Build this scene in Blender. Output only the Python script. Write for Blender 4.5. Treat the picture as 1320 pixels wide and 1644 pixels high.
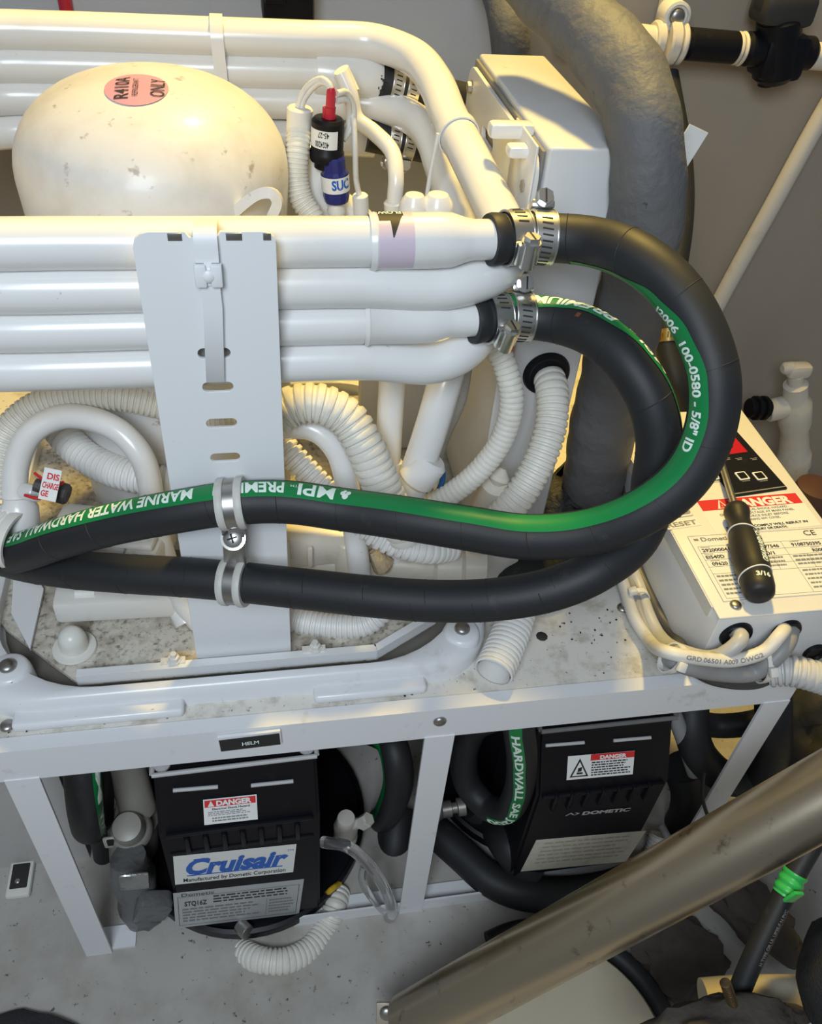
import bpy, bmesh, math, random
from mathutils import Vector, Matrix
random.seed(4)
for _o in list(bpy.data.objects): bpy.data.objects.remove(_o)
COL = bpy.context.scene.collection
V = Vector
# ---------------------------------------------------------------- camera
YAW, PIT, ROL, FPX = math.radians(13), math.radians(42.4), math.radians(5.5), 1385.0
_f0 = V((math.sin(YAW), math.cos(YAW), 0)); _r0 = V((math.cos(YAW), -math.sin(YAW), 0)); _u0 = V((0, 0, 1))
FW = math.cos(PIT)*_f0 - math.sin(PIT)*_u0; _U = math.sin(PIT)*_f0 + math.cos(PIT)*_u0
RT = math.cos(ROL)*_r0 + math.sin(ROL)*_U; UP = -math.sin(ROL)*_r0 + math.cos(ROL)*_U
CAM = V((-0.114, -0.367, 0.55))
cd = bpy.data.cameras.new('camera'); cam = bpy.data.objects.new('camera', cd); COL.objects.link(cam)
cd.sensor_fit = 'HORIZONTAL'; cd.sensor_width = 36; cd.lens = 36*FPX/1320; cd.clip_start = 0.01; cd.clip_end = 50
m = Matrix.Identity(4)
for i in range(3):
    m[i][0] = RT[i]; m[i][1] = UP[i]; m[i][2] = -FW[i]; m[i][3] = CAM[i]
cam.matrix_world = m
bpy.context.scene.camera = cam
sc = bpy.context.scene
sc.view_settings.view_transform = 'Standard'; sc.view_settings.look = 'None'; sc.view_settings.gamma = 1
sc.view_settings.use_curve_mapping = False
sc.view_settings.exposure = 0.10
# ---------------------------------------------------------------- light
w = bpy.data.worlds.new('world'); sc.world = w; w.use_nodes = True
w.node_tree.nodes['Background'].inputs[0].default_value = (0.86, 0.93, 1.0, 1)
w.node_tree.nodes['Background'].inputs[1].default_value = 0.13
def area(name, loc, target, size, power, col, spread=180):
    l = bpy.data.lights.new(name, 'AREA'); l.size = size; l.energy = power; l.color = col
    l.spread = math.radians(spread)
    o = bpy.data.objects.new(name, l); COL.objects.link(o); o.location = loc
    o.rotation_euler = (V(target)-V(loc)).to_track_quat('-Z', 'Y').to_euler(); return o
area('cool_front_light', (-0.32, -0.80, 0.95), (-0.02, 0.12, 0.05), 0.42, 10, (0.80, 0.90, 1.0))  # unseen cool area light, set close in front for falloff towards the rear
area('work_lamp', (0.18, 0.62, 1.35), (-0.02, 0.22, 0.25), 0.14, 21, (1.0, 0.70, 0.17))
# ---------------------------------------------------------------- geometry helpers
def ray(px, py): return RT*((px-660)/FPX) - UP*((py-822)/FPX) + FW
def P(px, py, x=None, y=None, z=None, d=None, pl=None):
    r = ray(px, py)
    if x is not None: t = (x-CAM.x)/r.x
    elif y is not None: t = (y-CAM.y)/r.y
    elif z is not None: t = (z-CAM.z)/r.z
    elif pl is not None: t = (pl[0]-CAM).dot(pl[1])/r.dot(pl[1])
    else: t = d
    return CAM + r*t
def img(dx, dy, c=0):
    """direction seen as (right, down) in the view, c towards the viewer"""
    return (RT*dx - UP*dy - FW*c).normalized()
# ---------------------------------------------------------------- materials
MATS = {}
def mat(name, col, rough=0.5, metal=0.0, dirt=None, bump=None, coat=0.0, trans=0.0, emit=None, var=0.0, ior=1.45, dirt2=None):
    if name in MATS: return MATS[name]
    mt = bpy.data.materials.new(name); mt.use_nodes = True; nt = mt.node_tree; N = nt.nodes; L = nt.links
    b = N['Principled BSDF']
    b.inputs['Base Color'].default_value = (*col, 1); b.inputs['Roughness'].default_value = rough
    b.inputs['Metallic'].default_value = metal; b.inputs['Coat Weight'].default_value = coat
    b.inputs['Coat Roughness'].default_value = 0.12; b.inputs['Transmission Weight'].default_value = trans
    b.inputs['IOR'].default_value = ior
    if emit: b.inputs['Emission Color'].default_value = (*emit[0], 1); b.inputs['Emission Strength'].default_value = emit[1]
    g = N.new('ShaderNodeNewGeometry'); cur = None
    if var:
        n = N.new('ShaderNodeTexNoise'); n.inputs['Scale'].default_value = 14; n.inputs['Detail'].default_value = 3
        L.new(g.outputs['Position'], n.inputs['Vector'])
        mx = N.new('ShaderNodeMix'); mx.data_type = 'RGBA'
        mx.inputs[6].default_value = (*[c*(1-var) for c in col], 1); mx.inputs[7].default_value = (*[min(1, c*(1+var)) for c in col], 1)
        L.new(n.outputs[0], mx.inputs[0]); cur = mx.outputs[2]
    for dd in (dirt, dirt2):
        if not dd: continue
        sc_, lo, hi, dc, am = dd
        n = N.new('ShaderNodeTexNoise'); n.inputs['Scale'].default_value = sc_; n.inputs['Detail'].default_value = 6; n.inputs['Roughness'].default_value = 0.65
        L.new(g.outputs['Position'], n.inputs['Vector'])
        mr = N.new('ShaderNodeMapRange'); mr.inputs[1].default_value = lo; mr.inputs[2].default_value = hi; mr.inputs[3].default_value = 0; mr.inputs[4].default_value = am
        L.new(n.outputs[0], mr.inputs[0])
        mx = N.new('ShaderNodeMix'); mx.data_type = 'RGBA'
        if cur is None: mx.inputs[6].default_value = (*col, 1)
        else: L.new(cur, mx.inputs[6])
        mx.inputs[7].default_value = (*dc, 1); L.new(mr.outputs[0], mx.inputs[0]); cur = mx.outputs[2]
    if cur is not None: L.new(cur, b.inputs['Base Color'])
    if bump:
        n = N.new('ShaderNodeTexNoise'); n.inputs['Scale'].default_value = bump[0]; n.inputs['Detail'].default_value = 5
        L.new(g.outputs['Position'], n.inputs['Vector'])
        bp = N.new('ShaderNodeBump'); bp.inputs['Strength'].default_value = bump[1]; bp.inputs['Distance'].default_value = bump[2] if len(bump) > 2 else 0.001
        L.new(n.outputs[0], bp.inputs['Height']); L.new(bp.outputs[0], b.inputs['Normal'])
    MATS[name] = mt; return mt
BR = (0.20, 0.15, 0.09); DK = (0.05, 0.045, 0.04)
PAINT = mat('white_paint', (0.77, 0.765, 0.75), 0.30, coat=0.35, dirt=(160, 0.70, 0.74, (0.25, 0.20, 0.14), 0.6), dirt2=(9, 0.5, 0.85, (0.62, 0.56, 0.45), 0.5), bump=(60, 0.12))
SHELL = mat('shell_paint', (0.70, 0.69, 0.68), 0.40, coat=0.12, dirt=(75, 0.62, 0.70, (0.25, 0.20, 0.15), 0.7), dirt2=(16, 0.48, 0.72, (0.50, 0.45, 0.37), 0.55), bump=(40, 0.25))
SHEET = mat('white_sheet', (0.78, 0.79, 0.80), 0.38, dirt=(60, 0.68, 0.75, (0.40, 0.36, 0.30), 0.5), dirt2=(7, 0.55, 0.8, (0.66, 0.63, 0.56), 0.5))
ALU = mat('white_aluminium', (0.76, 0.77, 0.79), 0.42, dirt=(25, 0.62, 0.75, (0.36, 0.34, 0.30), 0.6))
TOP = mat('grimy_shelf', (0.74, 0.71, 0.65), 0.5, dirt=(30, 0.50, 0.70, (0.34, 0.29, 0.21), 0.8), dirt2=(220, 0.63, 0.67, (0.08, 0.07, 0.06), 0.9), bump=(90, 0.15))
PAN = mat('dirty_pan', (0.66, 0.62, 0.54), 0.5, dirt=(30, 0.42, 0.64, (0.26, 0.22, 0.16), 0.85), dirt2=(210, 0.52, 0.66, (0.09, 0.08, 0.06), 0.75), bump=(90, 0.2))
TRAY = mat('tray_plastic', (0.76, 0.77, 0.79), 0.30, coat=0.2, dirt=(30, 0.60, 0.76, (0.42, 0.38, 0.30), 0.5), dirt2=(200, 0.70, 0.73, (0.1, 0.09, 0.08), 0.8))
CORR = mat('ivory_conduit', (0.74, 0.72, 0.65), 0.45, dirt=(40, 0.55, 0.8, (0.45, 0.38, 0.27), 0.5))
CORRG = mat('grey_conduit', (0.55, 0.55, 0.54), 0.45)
CORRW = mat('white_conduit', (0.80, 0.79, 0.76), 0.4, dirt=(50, 0.6, 0.8, (0.40, 0.34, 0.26), 0.5))
RUB = mat('black_rubber', (0.018, 0.019, 0.021), 0.55, bump=(900, 0.06, 0.0005), dirt=(70, 0.62, 0.8, (0.06, 0.055, 0.05), 0.6))
BLACK = mat('black_plastic', (0.006, 0.006, 0.009), 0.42, dirt=(60, 0.6, 0.8, (0.03, 0.028, 0.026), 0.5))
BLACK.node_tree.nodes['Principled BSDF'].inputs['Specular IOR Level'].default_value = 0.28
DARK = mat('grime_and_shade', (0.03, 0.028, 0.026), 0.8)  # grime on crumbs; shade colour for slots, recesses and the under-shelf sheet
GREEN = mat('green_stripe', (0.008, 0.20, 0.055), 0.35)
TXW = mat('white_print', (0.75, 0.85, 0.78), 0.5)
TXK = mat('black_print', (0.02, 0.02, 0.02), 0.6)
TXG = mat('grey_print', (0.22, 0.22, 0.22), 0.6)
PAPER = mat('label_white', (0.78, 0.78, 0.76), 0.4, dirt=(60, 0.6, 0.8, (0.5, 0.47, 0.40), 0.4))
PAPERY = mat('label_aged', (0.62, 0.59, 0.50), 0.45, dirt=(90, 0.5, 0.7, (0.40, 0.37, 0.30), 0.5))
SILVERL = mat('label_silver', (0.50, 0.51, 0.52), 0.35, metal=0.3)
RED = mat('label_red', (0.62, 0.03, 0.03), 0.45)
BLUE = mat('label_blue', (0.02, 0.12, 0.50), 0.45)
STEEL = mat('stainless', (0.80, 0.79, 0.77), 0.30, metal=1.0, bump=(300, 0.05, 0.0004))
ZINC = mat('dull_steel', (0.42, 0.41, 0.39), 0.38, metal=1.0)
BRUSH = mat('brushed_tube', (0.48, 0.42, 0.32), 0.30, metal=0.92, dirt=(60, 0.60, 0.72, (0.12, 0.08, 0.05), 0.7), bump=(200, 0.08, 0.0005))
BRASS = mat('brass', (0.70, 0.52, 0.18), 0.28, metal=1.0)
RUST = mat('rusty_bracket', (0.50, 0.44, 0.36), 0.45, metal=0.5, dirt=(40, 0.5, 0.7, (0.25, 0.11, 0.04), 0.7))
FOAM = mat('grey_foam', (0.13, 0.13, 0.135), 0.62, bump=(120, 0.75, 0.0022), dirt=(90, 0.66, 0.74, (0.02, 0.02, 0.02), 0.8), var=0.25)
TAPE = mat('black_foam_tape', (0.022, 0.022, 0.022), 0.6, bump=(170, 1.0, 0.003))
WALLM = mat('beige_wall', (0.36, 0.315, 0.26), 0.6, var=0.06, bump=(25, 0.1), dirt=(110, 0.74, 0.8, (0.25, 0.22, 0.18), 0.5))
PANEL = mat('grey_panel', (0.46, 0.47, 0.49), 0.22, bump=(22, 0.5, 0.004), coat=0.3)
FLOORM = mat('grimy_floor', (0.46, 0.44, 0.41), 0.55, dirt=(11, 0.44, 0.72, (0.28, 0.25, 0.20), 0.8), dirt2=(120, 0.635, 0.68, (0.06, 0.05, 0.045), 0.9), bump=(18, 0.2))
CREAM = mat('cream_gelcoat', (0.58, 0.51, 0.38), 0.45, dirt=(30, 0.58, 0.75, (0.40, 0.34, 0.25), 0.5))
PVC = mat('cream_pvc', (0.68, 0.63, 0.54), 0.4, dirt=(30, 0.55, 0.75, (0.42, 0.36, 0.28), 0.5))
NYLON = mat('nylon', (0.74, 0.72, 0.67), 0.4, dirt=(50, 0.6, 0.75, (0.45, 0.40, 0.32), 0.5))
CABW = mat('white_cable', (0.70, 0.68, 0.62), 0.45, dirt=(60, 0.55, 0.75, (0.35, 0.32, 0.26), 0.6))
CABG = mat('grey_cable', (0.28, 0.28, 0.28), 0.45)
PINK = mat('pink_sticker', (0.60, 0.30, 0.40), 0.4)
LILAC = mat('lilac_sticker', (0.62, 0.52, 0.60), 0.35)
YEL = mat('yellow_sticker', (0.70, 0.58, 0.16), 0.45)
REDT = mat('red_sleeve', (0.50, 0.02, 0.04), 0.3)
BLUET = mat('blue_cap', (0.02, 0.025, 0.16), 0.3)
CLEAR = mat('clear_tube', (0.9, 0.9, 0.9), 0.08, trans=0.92, ior=1.4)
GTAPE = mat('green_tape', (0.04, 0.45, 0.10), 0.35, bump=(60, 0.5))
DUCT = mat('grey_tape', (0.14, 0.14, 0.14), 0.35, bump=(50, 0.9, 0.004))
RAG = mat('greasy_rag', (0.075, 0.062, 0.050), 0.85, bump=(60, 0.8, 0.004), var=0.3)
CLOTH = mat('dark_woven_cloth', (0.028, 0.028, 0.030), 0.85, bump=(500, 0.7, 0.002), var=0.2)
SEEP = mat('grey_bag', (0.05, 0.05, 0.05), 0.8, bump=(40, 0.6, 0.004))
CORK = mat('frayed_foam', (0.55, 0.43, 0.27), 0.8, bump=(250, 0.9, 0.003))
# ---------------------------------------------------------------- object helpers
ORG = {}
def _base(bm):
    xs = [v.co for v in bm.verts]
    return V(((min(c.x for c in xs)+max(c.x for c in xs))/2, (min(c.y for c in xs)+max(c.y for c in xs))/2, min(c.z for c in xs)))
def obj(name, bm, mats, parent=None, smooth=True, label=None, cat=None, group=None, kind=None, tagkind=None, sharp=40):
    org = ORG[parent.name] if parent else _base(bm)
    bm.normal_update()
    me = bpy.data.meshes.new(name)
    for v in bm.verts: v.co -= org
    if smooth:
        for f in bm.faces: f.smooth = True
        for e in bm.edges:
            if len(e.link_faces) == 2 and e.calc_face_angle(0) > math.radians(sharp): e.smooth = False
    bm.to_mesh(me); bm.free()
    for mm in (mats if isinstance(mats, (list, tuple)) else [mats]): me.materials.append(mm)
    o = bpy.data.objects.new(name, me); COL.objects.link(o)
    if parent: o.parent = parent
    else: o.location = org
    ORG[o.name] = org.copy()
    for k, v in (('label', label), ('category', cat), ('group', group), ('kind', kind)):
        if v: o[k] = v
    return o
def thing(name, loc, label, cat, group=None):
    o = bpy.data.objects.new(name, None); COL.objects.link(o); o.location = loc; o.empty_display_size = 0.02
    ORG[o.name] = V(loc); o['label'] = label; o['category'] = cat
    if group: o['group'] = group
    return o
def NB(): return bmesh.new()
def bx(bm, c, s, R=None, bev=0.0, seg=2, mi=0):
    """box centre c, full sizes s, rotation matrix R"""
    t = bmesh.new(); bmesh.ops.create_cube(t, size=1)
    for v in t.verts: v.co = V((v.co.x*s[0], v.co.y*s[1], v.co.z*s[2]))
    if bev: bmesh.ops.bevel(t, geom=list(t.edges), offset=bev, segments=seg, affect='EDGES', profile=0.5)
    M = Matrix.Translation(V(c)) @ ((R.to_4x4()) if R is not None else Matrix.Identity(4))
    join(bm, t, M, mi); return bm
def bb(bm, a, b, bev=0.0, mi=0, seg=2):
    a, b = V(a), V(b); return bx(bm, (a+b)/2, [abs(b[i]-a[i]) for i in range(3)], None, bev, seg, mi)
def join(bm, t, M=None, mi=0):
    mp = {}
    for v in t.verts: mp[v] = bm.verts.new(M @ v.co if M else v.co)
    for f in t.faces:
        try: nf = bm.faces.new([mp[v] for v in f.verts]); nf.material_index = mi if mi is not None else f.material_index
        except ValueError: pass
    t.free()
def frame(axis, hint=None):
    a = V(axis).normalized(); h = V(hint) if hint is not None else (V((0, 0, 1)) if abs(a.z) < 0.9 else V((1, 0, 0)))
    n = (h - a*h.dot(a)).normalized(); return a, n, a.cross(n)
def lathe(bm, o, axis, prof, seg=28, mi=0, hint=None, sx=1.0):
    """prof: list of (radius, distance along axis)"""
    a, n, b = frame(axis, hint); o = V(o); rings = []
    for (r, h) in prof:
        if r <= 1e-7: rings.append([bm.verts.new(o+a*h)])
        else: rings.append([bm.verts.new(o+a*h+(n*math.cos(2*math.pi*k/seg)+b*sx*math.sin(2*math.pi*k/seg))*r) for k in range(seg)])
    for i in range(len(rings)-1):
        A, B = rings[i], rings[i+1]
        for k in range(seg):
            k2 = (k+1) % seg
            vs = [A[k], A[k2], B[k2], B[k]] if len(A) > 1 and len(B) > 1 else ([A[0], B[k2], B[k]] if len(A) == 1 and len(B) > 1 else ([A[k], A[k2], B[0]] if len(A) > 1 else None))
            if vs:
                f = bm.faces.new(vs); f.material_index = mi
    return bm
def cyl(bm, a, b, r, seg=20, mi=0, bev=0.0):
    a, b = V(a), V(b); L = (b-a).length; e = bev or min(r, L)*0.08
    return lathe(bm, a, b-a, [(0, 0), (r-e, 0), (r, e), (r, L-e), (r-e, L), (0, L)], seg, mi)
def hexa(bm, a, b, r, mi=0): 
    a, b = V(a), V(b); return lathe(bm, a, b-a, [(0, 0), (r, 0), (r, (b-a).length), (0, (b-a).length)], 6, mi)
def catmull(pts, step=0.002):
    pts = [V(p) for p in pts]
    if len(pts) == 2: dense = [pts[0].lerp(pts[1], i/40) for i in range(41)]
    else:
        q = [pts[0]*2-pts[1]]+pts+[pts[-1]*2-pts[-2]]; dense = []
        for i in range(1, len(q)-2):
            p0, p1, p2, p3 = q[i-1:i+3]
            t0 = 0; t1 = t0+max((p1-p0).length, 1e-6)**.5; t2 = t1+max((p2-p1).length, 1e-6)**.5; t3 = t2+max((p3-p2).length, 1e-6)**.5
            for k in range(24):
                t = t1+(t2-t1)*k/24
                A1 = p0*((t1-t)/(t1-t0))+p1*((t-t0)/(t1-t0)); A2 = p1*((t2-t)/(t2-t1))+p2*((t-t1)/(t2-t1)); A3 = p2*((t3-t)/(t3-t2))+p3*((t-t2)/(t3-t2))
                B1 = A1*((t2-t)/(t2-t0))+A2*((t-t0)/(t2-t0)); B2 = A2*((t3-t)/(t3-t1))+A3*((t-t1)/(t3-t1))
                dense.append(B1*((t2-t)/(t2-t1))+B2*((t-t1)/(t2-t1)))
        dense.append(pts[-1].copy())
    return dense
class Path:
    def __init__(s, pts, step=0.003, dirs=None):
        d = catmull(pts); cum = [0]
        for i in range(1, len(d)): cum.append(cum[-1]+(d[i]-d[i-1]).length)
        s.L = cum[-1]; n = max(2, int(round(s.L/step))); s.n = n; s.p = []; s.par = []
        npp = (len(d)-1)/(len(pts)-1); j = 0
        for k in range(n+1):
            t = s.L*k/n
            while j < len(cum)-2 and cum[j+1] < t: j += 1
            u = (t-cum[j])/max(cum[j+1]-cum[j], 1e-9); s.p.append(d[j].lerp(d[j+1], u)); s.par.append((j+u)/npp)
        s.t = [(s.p[min(k+1, n)]-s.p[max(k-1, 0)]).normalized() for k in range(n+1)]
        s.N = []
        if dirs:
            for k in range(n+1):
                i = min(int(s.par[k]), len(dirs)-2); u = min(s.par[k]-i, 1); u = u*u*(3-2*u)
                h = dirs[i].lerp(dirs[i+1], u); h = h-s.t[k]*h.dot(s.t[k]); s.N.append(h.normalized())
        else:
            _, nn, _ = frame(s.t[0]); s.N.append(nn)
            for k in range(1, n+1):
                h = s.N[-1]-s.t[k]*s.N[-1].dot(s.t[k]); s.N.append(h.normalized())
        s.B = [s.t[k].cross(s.N[k]) for k in range(n+1)]
    def at(s, x):
        f = min(max(x/s.L*s.n, 0), s.n-1e-6); k = int(f); u = f-k
        return s.p[k].lerp(s.p[k+1], u), s.t[k].lerp(s.t[k+1], u).normalized(), s.N[k].lerp(s.N[k+1], u).normalized(), s.B[k].lerp(s.B[k+1], u).normalized()
    def surf(s, x, th, r):
        p, t, n, b = s.at(x); return p+(n*math.cos(th)+b*math.sin(th))*r
    def near(s, px, py):
        best = None
        for k, p in enumerate(s.p):
            v = p-CAM; d = v.dot(FW); X = 660+FPX*v.dot(RT)/d; Y = 822-FPX*v.dot(UP)/d; q = (X-px)**2+(Y-py)**2
            if best is None or q < best[0]: best = (q, k)
        return best[1]/s.n*s.L
def sweep(bm, path, rfun, seg=24, caps=True, mi=0, ks=None):
    rings = []
    xs = ks or [path.L*k/path.n for k in range(path.n+1)]
    for x in xs:
        p, t, n, b = path.at(x); r = rfun(x)
        rings.append([bm.verts.new(p+(n*math.cos(2*math.pi*k/seg)+b*math.sin(2*math.pi*k/seg))*r) for k in range(seg)])
    for i in range(len(rings)-1):
        for k in range(seg):
            k2 = (k+1) % seg; f = bm.faces.new([rings[i][k], rings[i][k2], rings[i+1][k2], rings[i+1][k]]); f.material_index = mi
    if caps:
        f = bm.faces.new(rings[0][::-1]); f.material_index = mi; f = bm.faces.new(rings[-1]); f.material_index = mi
    return bm
def tube_bm(pts, r, step=0.003, seg=24, bm=None, mi=0):
    bm = bm or NB(); p = pts if isinstance(pts, Path) else Path(pts, step)
    rf = r if callable(r) else (lambda x: r)
    return sweep(bm, p, rf, seg, True, mi)
def corr_bm(pts, r, pitch=0.005, amp=0.12, seg=22, bm=None, open_end=False, wall=0.85, slit=False):
    bm = bm or NB(); p = pts if isinstance(pts, Path) else Path(pts, 0.002)
    n = int(p.L/pitch); xs = []; rs = {}
    prof = ((0.0, 1-amp), (0.12, 1-amp), (0.30, 0.99), (0.42, 1.0), (0.66, 1.0), (0.80, 0.99), (0.93, 1-amp))
    for k in range(n):
        for (u, q) in prof: x = (k+u)*pitch; xs.append(x); rs[x] = r*q
    sweep(bm, p, lambda x: rs[x], seg, not open_end, 0, xs)
    if open_end: sweep(bm, p, lambda x: r*wall, seg, False, 0, [xs[0]+0.001, xs[-1]*0.5, xs[-1]])
    return bm
# flat outline with holes -> plate
def plate_bm(outer, holes, th, M, bev=0.0):
    cu = bpy.data.curves.new('o', 'CURVE'); cu.dimensions = '2D'; cu.fill_mode = 'BOTH'; cu.extrude = th/2; cu.bevel_depth = bev
    for pl in [outer]+holes:
        sp = cu.splines.new('POLY'); sp.points.add(len(pl)-1)
        for i, q in enumerate(pl): sp.points[i].co = (q[0], q[1], 0, 1)
        sp.use_cyclic_u = True
    o = bpy.data.objects.new('o', cu); COL.objects.link(o)
    me = bpy.data.meshes.new_from_object(o); bpy.data.objects.remove(o)
    t = bmesh.new(); t.from_mesh(me); bmesh.ops.remove_doubles(t, verts=t.verts, dist=1e-6)
    for v in t.verts: v.co = M @ v.co
    bmesh.ops.recalc_face_normals(t, faces=t.faces)
    return t
def rrect(x0, y0, x1, y1, r, n=5):
    o = []
    for cx, cy, a in ((x1-r, y0+r, -90), (x1-r, y1-r, 0), (x0+r, y1-r, 90), (x0+r, y0+r, 180)):
        for k in range(n+1):
            t = math.radians(a+90*k/n); o.append((cx+r*math.cos(t), cy+r*math.sin(t)))
    return o
# text
_TC = {}
def glyphs(s, bold=0.0):
    key = (s, bold)
    if key not in _TC:
        c = bpy.data.curves.new('t', 'FONT'); c.body = s; c.size = 1; c.resolution_u = 3; c.offset = bold; c.align_x = 'LEFT'
        o = bpy.data.objects.new('t', c); COL.objects.link(o); bpy.context.view_layer.update()
        me = bpy.data.meshes.new_from_object(o); bpy.data.objects.remove(o)
        vs = [(v.co.x, v.co.y) for v in me.vertices]; fs = [tuple(p.vertices) for p in me.polygons]
        if vs:
            x0 = min(v[0] for v in vs); x1 = max(v[0] for v in vs)
            vs = [((v[0]-x0), v[1]/0.70) for v in vs]; _TC[key] = (vs, fs, x1-x0)
        else: _TC[key] = ([], [], 1)
    return _TC[key]
class Decal:
    """flat label; u to the right, v downwards, metres, from the top left corner"""
    def __init__(s, O, ex, ey, n): s.O, s.ex, s.ey, s.n = V(O), V(ex).normalized(), V(ey).normalized(), V(n).normalized(); s.bm = NB(); s.mats = []; s.z = 0.0003
    @staticmethod
    def px(TL, TR, BL, pt, n):
        n = V(n).normalized(); a, b, c = (P(*q, pl=(V(pt), n)) for q in (TL, TR, BL))
        ex = (b-a).normalized(); ey = n.cross(ex)
        if ey.dot(c-a) < 0: ey = -ey
        d = Decal(a, ex, ey, n); d.W = (b-a).length; d.H = (c-a).dot(ey); return d
    def m(s, mt):
        if mt not in s.mats: s.mats.append(mt)
        return s.mats.index(mt)
    def pt(s, u, v, z): return s.O+s.ex*u+s.ey*v+s.n*z
    def poly(s, pts, mt, z=None):
        z = s.z if z is None else z; f = s.bm.faces.new([s.bm.verts.new(s.pt(u, v, z)) for u, v in pts]); f.material_index = s.m(mt)
    def rect(s, u0, v0, u1, v1, mt, z=None): s.poly([(u0, v0), (u1, v0), (u1, v1), (u0, v1)], mt, z)
    def slab(s, u0, v0, u1, v1, mt, z0, z1, r=0.0):
        pts = rrect(u0, v0, u1, v1, r, 4) if r else [(u0, v0), (u1, v0), (u1, v1), (u0, v1)]
        A = [s.bm.verts.new(s.pt(u, v, z0)) for u, v in pts]; B = [s.bm.verts.new(s.pt(u, v, z1)) for u, v in pts]; i = s.m(mt)
        fs = [s.bm.faces.new(B), s.bm.faces.new(A[::-1])]+[s.bm.faces.new([A[k], A[(k+1) % len(A)], B[(k+1) % len(A)], B[k]]) for k in range(len(A))]
        for f in fs: f.material_index = i
    def text(s, t, u, v, h, mt, w=None, bold=0.0, z=None, ital=0.0, flip=False):
        """baseline at v, cap height h, start u"""
        vs, fs, L = glyphs(t, bold); sx = (w/L) if w else h/0.70; z = s.z+0.0002 if z is None else z; i = s.m(mt)
        q = [s.bm.verts.new(s.pt(u+(x+ital*y)*sx, v-y*h, z) if not flip else s.pt(u-x*sx, v+y*h, z)) for x, y in vs]
        for f in fs:
            try: s.bm.faces.new([q[k] for k in f]).material_index = i
            except ValueError: pass
    def lines(s, u0, v0, u1, v1, n, mt, h=0.45, seed=1):
        """rows of print too small to read"""
        R = random.Random(seed); dv = (v1-v0)/n
        for k in range(n):
            u = u0; e = u1-(u1-u0)*R.random()*0.25
            while u < e:
                wd = (u1-u0)*R.uniform(0.04, 0.12); s.rect(u, v0+k*dv, min(u+wd, e), v0+k*dv+dv*h, mt, s.z+0.0002); u += wd+(u1-u0)*0.018
    def frame(s, u0, v0, u1, v1, t, mt):
        for a in ((u0, v0, u1, v0+t), (u0, v1-t, u1, v1), (u0, v0, u0+t, v1), (u1-t, v0, u1, v1)): s.rect(*a, mt, s.z+0.00025)
    def done(s, name, parent, label=None): 
        o = obj(name, s.bm, s.mats, parent, smooth=False, label=label)
        return o
def warp_text(bm, t, path, x0, r, h, sgn=1, thc=0.0, bold=0.03, scale=None, mi=0):
    vs, fs, L = glyphs(t, bold); sx = scale or h/0.70
    tm = bmesh.new(); q = [tm.verts.new((x, y, 0)) for x, y in vs]
    for f in fs:
        try: tm.faces.new([q[k] for k in f])
        except ValueError: pass
    for yy in (0.2, 0.4, 0.6, 0.8): bmesh.ops.bisect_plane(tm, geom=list(tm.verts)+list(tm.edges)+list(tm.faces), plane_co=(0, yy, 0), plane_no=(0, 1, 0))
    for v in tm.verts:
        x, y = v.co.x*sx, (v.co.y-0.5)*h
        v.co = path.surf(x0+sgn*x, thc-sgn*y/r, r)
    join(bm, tm, None, mi); return L*sx
def strip(bm, path, x0, x1, th0, th1, r, nth=8, step=0.004, mi=0):
    n = max(2, int((x1-x0)/step)); rows = []
    for k in range(n+1):
        x = x0+(x1-x0)*k/n; rows.append([bm.verts.new(path.surf(x, th0+(th1-th0)*j/nth, r)) for j in range(nth+1)])
    for k in range(n):
        for j in range(nth): bm.faces.new([rows[k][j], rows[k][j+1], rows[k+1][j+1], rows[k+1][j]]).material_index = mi
def band(bm, c, axis, r, w, th=0.0008, seg=40, mi=0):
    a = V(axis).normalized(); c = V(c)-a*(w/2)
    return lathe(bm, c, a, [(r, 0), (r+th, 0), (r+th, w), (r, w), (r, 0)], seg, mi)
def screw(bm, c, n, r, mi=0, hint=None):
    """round headed cross screw"""
    a, u, v = frame(n, hint); c = V(c)
    lathe(bm, c, a, [(r, 0), (r, r*.25), (r*.8, r*.5), (r*.4, r*.62), (0, r*.65)], 18, mi)
def cross(bm, c, n, r, mi=0, hint=None):
    a, u, v = frame(n, hint); c = V(c)+a*(r*.62)
    R = Matrix((u, v, a)).transposed()
    bx(bm, c, (r*1.2, r*.22, r*.12), R, mi=mi); bx(bm, c, (r*.22, r*1.2, r*.125), R, mi=mi)
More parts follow.
